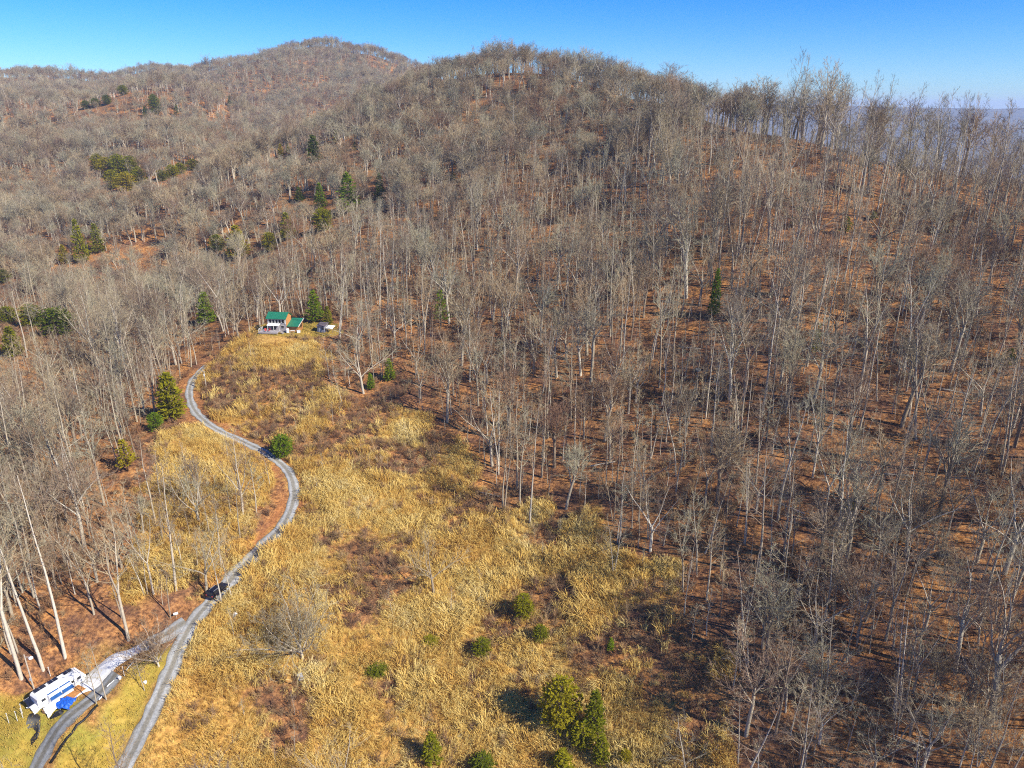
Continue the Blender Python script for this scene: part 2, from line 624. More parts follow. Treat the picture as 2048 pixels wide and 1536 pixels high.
FIELD = poly_world([(150, 1620), (300, 1400), (345, 1310), (405, 1225), (460, 1165), (560, 1060), (590, 1000), (560, 930), (500, 890), (400, 830), (375, 790), (395, 745),
                    (470, 700), (500, 662), (600, 655), (655, 672), (665, 720), (650, 770), (700, 812), (800, 815), (880, 850), (930, 905), (960, 960), (1010, 1050), (1090, 1020),
                    (1180, 1030), (1260, 1100), (1330, 1170), (1400, 1250), (1440, 1330), (1455, 1420), (1490, 1500), (1500, 1640)])
POCKET = poly_world([(400, 850), (500, 900), (545, 950), (540, 985), (470, 1000), (380, 1000), (280, 980), (290, 900), (340, 850)])
BANK = poly_world([(300, 1290), (400, 1200), (480, 1130), (545, 1060), (500, 1000), (330, 1000), (250, 1060), (220, 1150), (250, 1240)])
YARD = poly_world([(-60, 1420), (60, 1370), (160, 1330), (250, 1290), (330, 1268), (365, 1300), (330, 1370), (250, 1500), (200, 1640), (-100, 1640)])
HOUSE_LAWN = poly_world([(515, 672), (585, 676), (640, 672), (690, 668), (668, 652), (610, 645), (520, 650)])
LAWN = poly_world([(290, 1312), (345, 1296), (352, 1310), (262, 1470), (215, 1560), (85, 1560), (180, 1440)])
MEADOW = poly_world([(-80, 1400), (50, 1385), (120, 1420), (175, 1400), (60, 1560), (-80, 1600)])

BROWN = [(440, 790, 55, 45), (520, 760, 60, 30), (560, 850, 40, 25), (640, 890, 60, 40), (700, 830, 90, 22), (880, 880, 60, 30), (650, 1180, 60, 30), (800, 1160, 55, 40), (900, 1050, 60, 40),
         (720, 1230, 70, 35), (550, 1250, 70, 40), (610, 1310, 70, 30), (560, 1390, 60, 30), (420, 1350, 40, 35), (390, 1440, 30, 40), (960, 1010, 50, 35), (1120, 1180, 70, 30), (1200, 1300, 90, 40),
         (1330, 1330, 80, 60), (1400, 1420, 60, 70), (640, 1020, 45, 30), (760, 900, 50, 25), (480, 1010, 60, 45), (1080, 1090, 40, 25), (700, 1100, 40, 22), (610, 1470, 60, 30), (880, 1000, 60, 30), (600, 800, 60, 35), (690, 920, 50, 30), (640, 760, 40, 30), (850, 940, 60, 30), (530, 1180, 50, 35), (820, 1320, 40, 25), (760, 1380, 40, 30), (1010, 1230, 40, 25), (560, 1480, 40, 30)]
GOLD = [(560, 690, 70, 20), (640, 715, 35, 18), (740, 985, 60, 25), (790, 1050, 60, 30), (700, 1040, 50, 20), (820, 880, 50, 20), (590, 1080, 40, 25), (700, 1300, 60, 30), (850, 1250, 90, 40),
        (1050, 1330, 100, 60), (950, 1430, 120, 70), (1050, 1120, 60, 30), (1290, 1470, 60, 50), (1240, 1210, 50, 30), (480, 1330, 60, 40), (480, 1460, 60, 50), (430, 930, 60, 35), (730, 1440, 80, 60),
        (960, 1180, 60, 30), (1270, 1110, 30, 15)]


def blobs(lst):
    out = []
    for px, py, rx, ry in lst:
        c = gpt(px, py); k = scale_at(c)
        yy = gpt(px, py - ry)
        out.append((c.x, c.y, rx / k, max(2.0, abs(yy.y - c.y))))
    return out


BROWN_W, GOLD_W = blobs(BROWN), blobs(GOLD)


def blob_val(x, y, B):
    v = np.zeros(np.shape(x))
    for cx, cy, a, b in B:
        v = np.maximum(v, np.exp(-(((x - cx) / a) ** 2 + ((y - cy) / b) ** 2)))
    return v


def cover(x, y):
    """shares of dry grass, mown lawn and bare clay; the rest is leaf litter"""
    x = np.asarray(x, float); y = np.asarray(y, float)
    jx = x + (vnoise(x, y, 7, 21) - .5) * 9; jy = y + (vnoise(x, y, 7, 22) - .5) * 9
    f = inside(jx, jy, FIELD) | inside(jx, jy, POCKET)
    nz = .55 * vnoise(x, y, 13, 23) + .3 * vnoise(x, y, 5, 24) + .15 * vnoise(x, y, 2.2, 25)
    g = np.clip((nz - .40) * 4 + .55 + .8 * blob_val(x, y, GOLD_W) - 1.0 * blob_val(x, y, BROWN_W), 0, 1) * f
    bank = inside(jx, jy, BANK)
    g = np.maximum(g, bank * np.clip((nz - .42) * 6 + .3, 0, .8))
    yard = inside(jx, jy, YARD)
    g = np.where(yard, .35, g)
    lx = x + (vnoise(x, y, 4, 26) - .5) * 2.5; ly = y + (vnoise(x, y, 4, 27) - .5) * 2.5
    lawn = (inside(lx, ly, HOUSE_LAWN) | inside(lx, ly, LAWN) | inside(lx, ly, MEADOW)).astype(float)
    clay = np.zeros(np.shape(x))
    return g, lawn, clay, f, yard


gx, gy = MX.ravel(), MY.ravel()
m_near = (np.abs(gx) < 260) & (gy > 30) & (gy < 330)
cov = np.zeros((len(gx), 4)); cov[:, 3] = 1
g, lw, cl, _, _ = cover(gx[m_near], gy[m_near])
dr, _ = near_line(gx[m_near], gy[m_near], ROAD)
cl = np.clip(1.15 - np.abs(dr - 2.6) / 1.4, 0, 1) * (gy[m_near] > 120) * np.clip(vnoise(gx[m_near], gy[m_near], 6, 31) * 1.6 - .2, 0, 1)
cov[:, 3] = np.clip((dist - 1500) / 400, 0, 1)
cov[m_near, 0] = g; cov[m_near, 1] = lw; cov[m_near, 2] = cl * .8

nx, ny = len(GX), len(GY)
me = bpy.data.meshes.new('hillside')
verts = np.stack([gx, gy, H.ravel()], -1)
ii, jj = np.meshgrid(np.arange(nx - 1), np.arange(ny - 1))
q = (jj * nx + ii).ravel()
quads = np.stack([q, q + 1, q + 1 + nx, q + nx], -1)
me.vertices.add(len(verts)); me.vertices.foreach_set('co', verts.astype(np.float32).ravel())
me.loops.add(quads.size); me.loops.foreach_set('vertex_index', quads.astype(np.int32).ravel())
me.polygons.add(len(quads)); me.polygons.foreach_set('loop_start', np.arange(0, quads.size, 4, dtype=np.int32))
me.update(calc_edges=True)
me.polygons.foreach_set('use_smooth', np.ones(len(quads), bool))
ca = me.color_attributes.new('cover', 'FLOAT_COLOR', 'POINT')
ca.data.foreach_set('color', cov.astype(np.float32).ravel())
me.materials.append(M['ground'])
hill = link('hillside_terrain', me)
tag(hill, kind='structure')


def ribbon(name, line, width, mat, lift, cols=9, rough_edge=.4, seed=0, widths=None):
    L = np.asarray(line)
    T = np.gradient(L, axis=0)
    T /= np.linalg.norm(T, axis=1)[:, None] + 1e-9
    N = np.stack([-T[:, 1], T[:, 0]], -1)
    vs, ac = [], []
    for i in range(len(L)):
        w = (widths[i] if widths is not None else width) / 2
        for k in range(cols):
            s = -1 + 2 * k / (cols - 1)
            e = w
            if k in (0, cols - 1):
                e = w + (vnoise(L[i, 0], L[i, 1], 1.7, seed + k) - .5) * rough_edge * 2
            p = L[i] + N[i] * s * e
            z = float(hgt(p[0], p[1])) + lift * (1 - .7 * abs(s) ** 6)
            vs.append((p[0], p[1], z)); ac.append(s)
    fs = [(i * cols + k, i * cols + k + 1, (i + 1) * cols + k + 1, (i + 1) * cols + k) for i in range(len(L) - 1) for k in range(cols - 1)]
    mb = MB().quad_mesh(vs, fs)
    o = mb.build(name, mat, None, True)
    at = o.data.attributes.new('across', 'FLOAT', 'POINT')
    at.data.foreach_set('value', ac)
    return o


def dense(line, st=.7):
    d = np.r_[0, np.cumsum(np.hypot(*np.diff(line, axis=0).T))]
    s = np.arange(0, d[-1], st)
    return np.stack([np.interp(s, d, line[:, 0]), np.interp(s, d, line[:, 1])], -1)


rd = dense(ROAD)
wid = np.interp(np.linspace(0, 1, len(rd)), [0, .22, .30, .38, .55, .8, 1], [3.0, 3.1, 4.8, 2.9, 2.5, 2.4, 2.2])
tag(ribbon('gravel_road', rd, 3.4, M['gravel'], .13, seed=3, widths=wid), kind='structure')
tag(ribbon('paved_lane', dense(LANE), 3.0, M['asphalt'], .10, seed=5, widths=None), kind='structure')
tag(ribbon('gravel_spur', dense(SPUR), 3.0, M['gravel'], .11, seed=6, rough_edge=.7, widths=np.linspace(2.6, 4.6, len(dense(SPUR)))), kind='structure')
sd = dense(STRIP)
tag(ribbon('white_stone_driveway', sd, 3.2, M['white_stone'], .17, seed=8, rough_edge=.6, widths=np.interp(np.linspace(0, 1, len(sd)), [0, .3, .7, 1], [4.4, 4.4, 3.6, 2.0])), kind='structure')

# ------------------------------------------------------------------ plants: how each kind is grown


def jitter(v, a):
    return (v + Vector((random.gauss(0, a), random.gauss(0, a), random.gauss(0, a)))).normalized()


def limb(tr, start, d, length, r0, r1, segs, wob, up, sides, mi=0):
    pts, rad, dirs = [Vector(start)], [r0], [d.copy()]
    p = Vector(start); d = d.copy()
    for i in range(segs):
        d = jitter(d, wob); d.z += up; d.normalize()
        p = p + d * (length / segs)
        pts.append(p.copy()); rad.append(r0 + (r1 - r0) * (i + 1) / segs); dirs.append(d.copy())
    tr.tube(pts, rad, sides, mi, cap=False)
    return pts, rad, dirs


def pick(pts, rad, dirs, t):
    f = t * (len(pts) - 1); i = min(int(f), len(pts) - 2); f -= i
    return pts[i].lerp(pts[i + 1], f), rad[i] + (rad[i + 1] - rad[i]) * f, dirs[i + 1]


def side_dir(d, ang):
    a = d.orthogonal().normalized()
    a.rotate(Matrix.Rotation(random.uniform(0, 2 * math.pi), 3, d))
    return (d * math.cos(ang) + a * math.sin(ang)).normalized()


def bare_tree(seed, Hh, look):
    """returns trunk and crown builders for a leafless tree Hh metres tall"""
    random.seed(seed)
    tr, cr = MB(), MB()
    r = Hh * .0108
    stems = []
    if look == 'twin':
        for s in (-1, 1):
            stems.append(limb(tr, (s * r * .8, 0, -.4), Vector((s * .10, random.uniform(-.06, .06), 1)).normalized(), Hh * random.uniform(.86, .97), r * .8, r * .12, 9, .035, .02, 6))
    elif look == 'forked':
        base = limb(tr, (0, 0, -.4), Vector((0, 0, 1)), Hh * .42, r * 1.15, r * .85, 5, .025, .02, 7)
        for s in (-1, 1):
            stems.append(limb(tr, base[0][-1] - base[2][-1] * .05, Vector((s * .34, random.uniform(-.1, .1), 1)).normalized(), Hh * .56, r * .66, r * .1, 7, .06, .05, 6))
    elif look == 'leaning':
        stems.append(limb(tr, (0, 0, -.4), Vector((.3, .05, 1)).normalized(), Hh, r, r * .12, 9, .05, .035, 7))
    elif look in ('broad', 'field', 'dome'):
        fr = {'broad': .34, 'field': .16, 'dome': .46}[look]
        base = limb(tr, (0, 0, -.4), Vector((0, 0, 1)), Hh * fr, r * 1.7, r * 1.3, 4, .05, .02, 7)
        k = {'broad': 5, 'field': 11, 'dome': 6}[look]
        for i in range(k):
            an = 2 * math.pi * (i + random.uniform(-.3, .3)) / k
            tilt = random.uniform(.35, .8) if look == 'broad' else random.uniform(.1, .62) if look == 'dome' else random.uniform(.08, .95)
            stems.append(limb(tr, base[0][-1 if i % 2 else -2], Vector((math.cos(an) * math.sin(tilt), math.sin(an) * math.sin(tilt), math.cos(tilt))), Hh * (1 - fr) * random.uniform(.7, .95),
                              r * .75, r * .1, 7, .11, .05, 5))
    else:
        stems.append(limb(tr, (0, 0, -.4), Vector((random.uniform(-.03, .03), random.uniform(-.03, .03), 1)).normalized(), Hh, r, r * .12, 10, .036, .022, 7))
    t0 = {'slender': .40, 'sparse': .36, 'leaning': .34, 'twin': .30, 'forked': .10, 'broad': .16, 'dome': .12, 'field': .16, 'sapling': .35}[look]
    nb = {'slender': 17, 'sparse': 12, 'leaning': 15, 'twin': 11, 'forked': 11, 'broad': 7, 'dome': 9, 'field': 12, 'sapling': 14}[look]
    bl = {'slender': .23, 'sparse': .24, 'leaning': .25, 'twin': .25, 'forked': .27, 'broad': .29, 'dome': .27, 'field': .30, 'sapling': .2}[look]
    for st in stems:
        for i in range(nb):
            t = t0 + (1 - t0) * (i + random.random()) / nb
            p, rr, d = pick(*st, min(t, .985))
            ang = random.uniform(.55, 1.05)
            L = Hh * bl * (1.12 - .75 * (t - t0) / (1 - t0)) * random.uniform(.6, 1.15)
            b = limb(cr, p, side_dir(d, ang), L, max(rr * .5, .03), .018, 4, .14, .09, 3)
            ns = 5 if L > 3 else 4
            for j in range(ns):
                tt = .25 + .75 * (j + random.random()) / ns
                p2, r2, d2 = pick(*b, min(tt, .98))
                L2 = L * random.uniform(.3, .55)
                c = limb(cr, p2, side_dir(d2, random.uniform(.5, .95)), L2, max(r2 * .65, .022), .012, 2, .2, .1, 3)
                for k in range(5):
                    p3, r3, d3 = pick(*c, random.uniform(.2, .98))
                    e = p3 + side_dir(d3, random.uniform(.35, .9)) * L2 * random.uniform(.35, .75) + Vector((0, 0, .12 * L2))
                    cr.spike(p3, e, .022)
        p, rr, d = pick(*st, .999)
        for k in range(5):
            cr.spike(p, p + jitter(d, .3) * Hh * .05, .02)
    return tr, cr


def bush(seed, Hh, spread, stems=9, twigs=7):
    random.seed(seed)
    b = MB()
    for i in range(stems):
        an = random.uniform(0, 2 * math.pi); ti = random.uniform(.1, spread)
        st = limb(b, (random.gauss(0, .25), random.gauss(0, .25), -.1), Vector((math.cos(an) * math.sin(ti), math.sin(an) * math.sin(ti), math.cos(ti))), Hh * random.uniform(.6, 1), .034, .014, 3, .15, .03, 3)
        for k in range(twigs):
            p, r_, d = pick(*st, random.uniform(.25, .98))
            b.spike(p, p + side_dir(d, random.uniform(.4, 1.0)) * Hh * random.uniform(.2, .42), .024)
    return b


def tuft(seed, n_=24, L=1.25, w=.065, lean=.5):
    random.seed(seed)
    b = MB()
    for i in range(n_):
        x, y = random.gauss(0, .34), random.gauss(0, .34)
        an = random.gauss(0, 1.0)
        out = Vector((math.cos(an), math.sin(an), 0))
        side = Vector((-out.y, out.x, 0))
        side.rotate(Matrix.Rotation(random.uniform(-.9, .9), 3, 'Z'))
        l = L * random.uniform(.6, 1.2); c = lean * random.uniform(.5, 1.5)
        p = [Vector((x, y, -.08)), Vector((x, y, l * .5)) + out * c * .2 * l, Vector((x, y, l * .85)) + out * c * .6 * l, Vector((x, y, l * (.95 - .35 * c))) + out * c * 1.15 * l]
        ws = [w * .8, w, w * .7, 0]
        vs = [p[0] - side * ws[0] / 2, p[0] + side * ws[0] / 2, p[1] - side * ws[1] / 2, p[1] + side * ws[1] / 2, p[2] - side * ws[2] / 2, p[2] + side * ws[2] / 2, p[3]]
        b.quad_mesh(vs, [(0, 1, 3, 2), (2, 3, 5, 4), (4, 5, 6)])
    return b


def conifer(seed, Hh, Rr, shape, dens=1.0):
    """trunk and crown of an evergreen; shape: cone, round, column or sparse"""
    random.seed(seed)
    tr, cr = MB(), MB()
    tr.tube([(0, 0, -.4), (0, 0, Hh * .5), (0, 0, Hh * .97)], [Hh * .018, Hh * .012, .02], 6)
    lo = {'cone': .06, 'round': .03, 'column': .05, 'sparse': .22}[shape]
    nl = int({'cone': 20, 'round': 18, 'column': 20, 'sparse': 13}[shape])
    for i in range(nl):
        t = (i + random.random() * .8) / nl
        z = Hh * (lo + (.99 - lo) * t)
        if shape == 'cone':
            rad = Rr * (1 - t) ** .75 * (1.0 if t > .08 else .8)
        elif shape == 'round':
            rad = Rr * math.sin(math.pi * (.16 + .84 * t)) ** .65
        elif shape == 'column':
            rad = Rr * (1 - t ** 2.2) ** .8
        else:
            rad = Rr * (1 - t) ** .6 * random.uniform(.6, 1.15)
        nbr = max(5, int((13 if shape in ('round', 'column') else 10) * dens * (.55 + .6 * rad / Rr)))
        ph = random.uniform(0, 6.28)
        for k in range(nbr):
            if shape == 'sparse' and random.random() < .25:
                continue
            an = ph + 2 * math.pi * k / nbr + random.uniform(-.3, .3)
            L = rad * random.uniform(.7, 1.12) + .12
            rise = .25 * t + (-.10 if shape == 'cone' else .10) + random.uniform(-.1, .12)
            out = Vector((math.cos(an), math.sin(an), rise)).normalized()
            p0 = Vector((0, 0, z))
            cr.spike(p0, p0 + out * L * .9, .035, 1)
            nc = max(2, int(L / (Hh * .045 + .16)))
            for c in range(nc):
                f = .30 + .70 * (c + random.random() * .7) / nc
                q0 = p0 + out * L * f + Vector((random.gauss(0, .05), random.gauss(0, .05), random.gauss(0, .06) + .04)) * Rr * .6
                s = (.22 + .034 * Hh) * random.uniform(.7, 1.25)
                for _ in range(3):
                    d = jitter(Vector((out.x, out.y, .35)), .55)
                    w = jitter(d.cross(Vector((0, 0, 1))) + Vector((0, 0, .01)), .45)
                    a = q0 - d * s * .35; e = q0 + d * s * .9
                    cr.quad_mesh([a, q0 + w * s * .40, e, q0 - w * s * .40], [(0, 1, 2, 3)])
    return tr, cr


def tree_meshes(pair, name, tm, cm):
    return pair[0].mesh(name + '_trunk', tm, True), pair[1].mesh(name + '_crown', cm)


# ------------------------------------------------------------------ scattering of plants nobody could count one by one
def scatter(name, protos, P, Rot, S, I):
    me = bpy.data.meshes.new(name)
    k = len(P)
    me.vertices.add(k)
    me.vertices.foreach_set('co', np.asarray(P, np.float32).ravel())
    for nm, tp, arr, key in (('rot', 'FLOAT_VECTOR', Rot, 'vector'), ('scl', 'FLOAT_VECTOR', S, 'vector'), ('idx', 'INT', I, 'value')):
        at = me.attributes.new(nm, tp, 'POINT')
        at.data.foreach_set(key, np.asarray(arr, np.int32 if tp == 'INT' else np.float32).ravel())
    o = link(name, me)
    col = bpy.data.collections.new(name + '_kinds')
    for a, pm in enumerate(protos):
        col.objects.link(bpy.data.objects.new('%s_kind_%02d' % (name, a), pm))
    ng = bpy.data.node_groups.new(name, 'GeometryNodeTree')
    ng.interface.new_socket('Geometry', in_out='INPUT', socket_type='NodeSocketGeometry')
    ng.interface.new_socket('Geometry', in_out='OUTPUT', socket_type='NodeSocketGeometry')
    N = ng.nodes
    gi, go = N.new('NodeGroupInput'), N.new('NodeGroupOutput')
    ci = N.new('GeometryNodeCollectionInfo')
    ci.inputs['Collection'].default_value = col
    ci.inputs['Separate Children'].default_value = True
    ci.inputs['Reset Children'].default_value = True
    ip = N.new('GeometryNodeInstanceOnPoints')
    ip.inputs['Pick Instance'].default_value = True

    def attr(nm, tp):
        a = N.new('GeometryNodeInputNamedAttribute'); a.data_type = tp
        a.inputs['Name'].default_value = nm
        return a.outputs['Attribute']
    ng.links.new(gi.outputs[0], ip.inputs['Points'])
    ng.links.new(ci.outputs[0], ip.inputs['Instance'])
    ng.links.new(attr('idx', 'INT'), ip.inputs['Instance Index'])
    ng.links.new(attr('rot', 'FLOAT_VECTOR'), ip.inputs['Rotation'])
    ng.links.new(attr('scl', 'FLOAT_VECTOR'), ip.inputs['Scale'])
    ng.links.new(ip.outputs[0], go.inputs[0])
    md = o.modifiers.new('scatter', 'NODES'); md.node_group = ng
    return o


def joined(pair, name, mats):
    b = MB()
    b.v = pair[0].v + pair[1].v
    o = len(pair[0].v)
    b.f = pair[0].f + [tuple(i + o for i in f) for f in pair[1].f]
    b.m = [0] * len(pair[0].f) + [1] * len(pair[1].f)
    return b.mesh(name, mats, False)


LOOKS = ['slender', 'slender', 'sparse', 'forked', 'broad', 'leaning', 'twin', 'slender', 'field', 'sapling', 'dome', 'dome', 'dome', 'dome']
PROTO_H = [26, 24, 24, 24, 20, 22, 22, 28, 13, 10, 16, 16, 18, 18]
PAIRS = [bare_tree(100 + i, PROTO_H[i], LOOKS[i]) for i in range(len(LOOKS))]
TREE_ME = [tree_meshes(p, 'bare_tree', M['bark'], M['twig']) for p in PAIRS]
FOREST_ME = [joined(p, 'forest_tree', [M['bark'], M['twig']]) for p in PAIRS]
LOOK_WORDS = ['slender straight', 'slender straight', 'sparsely branched', 'fork-trunked', 'broad-crowned', 'leaning', 'twin-stemmed', 'tall straight', 'low spreading', 'thin young', 'round-crowned', 'round-crowned', 'full-crowned', 'full-crowned']

# ------------------------------------------------------------------ where the trees stand
hand = []     # x, y, look, height, spin, label, group


def H_tree(px, py, top, look, label, spin=None, group=None):
    b = gpt(px, py)
    k = scale_at(b)
    ang = PITCH + math.atan((py - 768) / FPX)
    hh = (py - top) / k / max(.5, math.cos(ang))
    hand.append((b.x, b.y, look, hh, random.uniform(0, 6.28) if spin is None else spin, label, group))


H_tree(606, 1318, 1178, 8, 'large bare tree with wide round crown alone in golden grass beside the gravel road')
H_tree(727, 787, 652, 4, 'white-barked bare tree with rounded crown at forest edge below the dark shed')
H_tree(686, 808, 735, 5, 'white-barked bare tree bending left over the brush below the shed', math.pi)
H_tree(868, 1188, 1068, 4, 'solitary bare tree with spreading crown in the middle of the golden field')
H_tree(1228, 1150, 1025, 6, 'multi-stemmed bare tree at the field edge below the right hillside')
H_tree(413, 1184, 1052, 4, 'broad bare tree on the uphill side of the road beside the black car')
H_tree(444, 1208, 1090, 2, 'thin pale tree whose trunk crosses in front of the black car')
H_tree(464, 1200, 1095, 7, 'thin pale tree just behind the black car on the field side of the road')
H_tree(353, 1180, 965, 7, 'tall pale trunk in the wood left of the black car')
H_tree(257, 1279, 1075, 3, 'bare tree above the inner end of the white driveway casting a shadow leftward')
H_tree(130, 1313, 1010, 7, 'tall white trunk behind the solar panelled camper, nearest the white driveway')
H_tree(86, 1338, 1030, 7, 'tall white trunk right behind the lamp pole and camper')
H_tree(42, 1356, 1060, 3, 'tall white trunk left of the lamp pole at the photo edge')
H_tree(318, 1333, 1245, 8, 'small bare tree on the grass point at the road fork')
H_tree(193, 1409, 1318, 9, 'thin young bare tree at the lane edge opposite the blue tarp')
H_tree(213, 1400, 1300, 2, 'bare tree at the lane edge by the end of the white driveway')
H_tree(289, 1381, 1310, 9, 'small bare tree on the mown grass between lane and gravel road')
H_tree(188, 1229, 1090, 3, 'bare tree with dark forked limbs on orange leaves left of the road')
H_tree(194, 1164, 1030, 4, 'bare tree with full crown in the orange wood left of the golden pocket')
H_tree(110, 1036, 920, 4, 'wide white oak-like bare tree with heavy low limbs in the left wood')
H_tree(283, 1130, 985, 6, 'twin-trunked bare tree on the orange slope below the golden pocket')
H_tree(480, 1075, 965, 2, 'lone pale tree inside the bend of the gravel road')
H_tree(540, 975, 900, 9, 'slim sapling on the left verge where the gravel road bends')
H_tree(1060, 1046, 825, 7, 'tallest pale tree at the forest front in the centre above the golden field')
H_tree(1040, 1012, 830, 7, 'tall pale tree just left of the tallest one at the forest front')
H_tree(975, 870, 745, 7, 'straight pale tree standing forward at the upper right corner of the field')
H_tree(1318, 775, 545, 7, 'very tall straight pale trunk in the middle of the right hillside')
H_tree(1968, 1212, 1000, 7, 'thick pale leaning trunk near the right edge of the photo')
H_tree(1740, 1190, 1030, 3, 'forked whitish tree in the shaded hollow at lower right')
H_tree(1850, 1260, 1130, 4, 'white branching tree at the right of the shaded hollow')
H_tree(1630, 1290, 1150, 4, 'white crooked tree at the left of the shaded hollow')
H_tree(1700, 1420, 1330, 4, 'broad white crown low in the shaded hollow near the bottom')
H_tree(1480, 270, 175, 8, 'dark wide-forked bare tree standing out on the right ridge crest')
H_tree(1625, 955, 790, 3, 'two-forked pale tree halfway up the right hillside')

conifers = []   # base px, top, width px, shape, tint, label, group


def C_(px, py, top, w, shape, tint, label, group=None):
    conifers.append((px, py, top, w, shape, tint, label, group))


G1 = 'evergreens in the foreground field'
C_(1120, 1456, 1350, 88, 'round', 'n', 'largest round green pine in the golden field near the bottom', G1)
C_(1188, 1468, 1382, 46, 'column', 'n', 'upright narrow pine touching the right side of the largest round pine', G1)
C_(1165, 1492, 1440, 60, 'round', 'n', 'low green pine below the largest round pine', G1)
C_(864, 1522, 1458, 54, 'cone', 'n', 'small cone-shaped pine at the bottom edge in the field centre', G1)
C_(1124, 1545, 1488, 62, 'cone', 'n', 'small pine cut by the bottom edge below the round pine', G1)
C_(1202, 1524, 1464, 50, 'cone', 'n', 'small pine at lower right of the foreground pine group', G1)
C_(1250, 1530, 1497, 30, 'round', 'n', 'lowest little pine right of the foreground pine group', G1)
C_(965, 1545, 1518, 56, 'round', 'd', 'dark green shrub cut by the bottom edge left of the pine group', G1)
C_(1046, 1236, 1182, 44, 'round', 'n', 'upper small round pine in the golden field', G1)
C_(1081, 1282, 1246, 36, 'round', 'n', 'sparse small pine just below the upper round pine', G1)
C_(964, 1311, 1272, 40, 'round', 'n', 'small round pine left of centre in the golden field', G1)
C_(862, 1288, 1268, 38, 'round', 'n', 'very low green pine seedling at left in the golden field', G1)
C_(1221, 1302, 1272, 22, 'cone', 'b', 'tiny bright green pine at the right of the golden field', G1)
C_(755, 1346, 1330, 46, 'round', 'd', 'flat dark evergreen bush in the grass right of the lone spreading tree', G1)
C_(566, 914, 864, 48, 'round', 'b', 'round green tree beside the bend of the gravel road')
C_(780, 760, 713, 32, 'cone', 'b', 'bright green young pine at the forest edge below the shed')
C_(742, 778, 744, 18, 'column', 'b', 'thin green young pine left of the bright green one below the shed')
C_(347, 838, 740, 56, 'column', 'n', 'tall green pine at the top bend of the gravel road')
C_(313, 862, 822, 34, 'round', 'b', 'round green tree at the foot of the tall roadside pine')
C_(631, 643, 577, 44, 'cone', 'b', 'tall bright green conifer right behind the cabin annex')
C_(657, 648, 610, 26, 'cone', 'n', 'smaller dull green conifer between the cabin conifer and the shed')
C_(415, 648, 582, 36, 'column', 'b', 'green conifer standing alone left of the cabin')
C_(118, 674, 610, 74, 'round', 'd', 'big dark green pine in the left woods')
C_(66, 655, 605, 56, 'round', 'n', 'yellowish green pine left of the big dark pine')
C_(18, 646, 610, 44, 'round', 'n', 'green pine at the left photo edge beside the yellowish pine')
C_(30, 712, 650, 38, 'column', 'n', 'narrow green pine below the left edge pines')
C_(256, 942, 872, 50, 'sparse', 'n', 'sparse olive pine in the wood left of the golden pocket')
C_(8, 566, 535, 34, 'round', 'd', 'small green pine at the left photo edge above the pines')
C_(166, 526, 438, 38, 'cone', 'n', 'taller of two neighbouring pines on the left slope')
C_(198, 506, 446, 36, 'cone', 'n', 'right-hand of two neighbouring pines on the left slope')
C_(131, 527, 488, 28, 'cone', 'n', 'small pine left of the two neighbouring pines')
C_(478, 516, 448, 62, 'cone', 'n', 'broad yellowish green pine on the spur above the cabin')
C_(437, 502, 468, 34, 'round', 'n', 'small pine left of the broad yellowish pine above the cabin')
C_(541, 502, 464, 32, 'round', 'n', 'small pine right of the broad yellowish pine above the cabin')
C_(576, 478, 424, 42, 'cone', 'n', 'green pine between the spur pines above the cabin roof')
C_(647, 462, 416, 44, 'round', 'n', 'spreading pine below the largest pine of the upper row')
C_(699, 424, 345, 58, 'cone', 'b', 'largest pine of the upper row on the spur')
C_(642, 416, 366, 32, 'cone', 'b', 'middle pine of the upper row on the spur')
C_(599, 403, 374, 26, 'cone', 'd', 'leftmost small pine of the upper row on the spur')
C_(761, 398, 347, 28, 'cone', 'd', 'rightmost narrow pine of the upper row on the spur')
C_(629, 324, 272, 32, 'column', 'd', 'dark pine high on the spur above the upper row')
C_(673, 286, 262, 18, 'cone', 'n', 'tiny pine highest on the spur')
C_(562, 312, 288, 18, 'cone', 'n', 'tiny pine left of the dark spur pine')
C_(577, 306, 288, 14, 'cone', 'n', 'tiny pine nearest the left side of the dark spur pine')
C_(710, 300, 284, 16, 'cone', 'n', 'tiny pine at the right end of the high spur')
for i, (px, py, tp, w) in enumerate([(198, 340, 308, 28), (215, 350, 315, 34), (240, 352, 310, 40), (262, 350, 313, 40), (228, 378, 340, 36), (255, 384, 345, 44), (282, 372, 335, 34)]):
    C_(px, py, tp, w, 'round', 'n', 'olive green pine in the dense clump on the far left slope', 'dense pine clump on the far left slope')
for i, (px, py, tp, w) in enumerate([(325, 362, 340, 28), (345, 356, 330, 30), (362, 348, 326, 26), (388, 340, 322, 28)]):
    C_(px, py, tp, w, 'round', 'n', 'pine in the slanting row right of the dense clump', 'slanting pine row on the left slope')
for i, (px, py, tp, w) in enumerate([(172, 218, 202, 20), (192, 214, 197, 22), (215, 209, 191, 20)]):
    C_(px, py, tp, w, 'round', 'd', 'dark pine in the short row on the middle ridge', 'short dark pine row on the middle ridge')
C_(311, 230, 192, 26, 'round', 'd', 'dark tall pine on the middle ridge right of the short row')
C_(292, 236, 214, 16, 'cone', 'd', 'small dark pine close left of the tall middle ridge pine')
C_(355, 236, 210, 16, 'sparse', 'd', 'thin dark pine right of the tall middle ridge pine')
C_(247, 190, 175, 24, 'round', 'n', 'olive pine on the crest of the middle ridge')
C_(461, 212, 192, 14, 'cone', 'd', 'lone dark narrow pine between middle ridge and far mountain')
C_(1427, 634, 538, 24, 'column', 'b', 'narrow bright green conifer standing alone on the right hillside')
C_(882, 655, 578, 36, 'sparse', 'b', 'sparse light green pine in the forest right of the cabin')
C_(1629, 720, 645, 26, 'sparse', 'n', 'thin yellow-green pine on the right hillside')
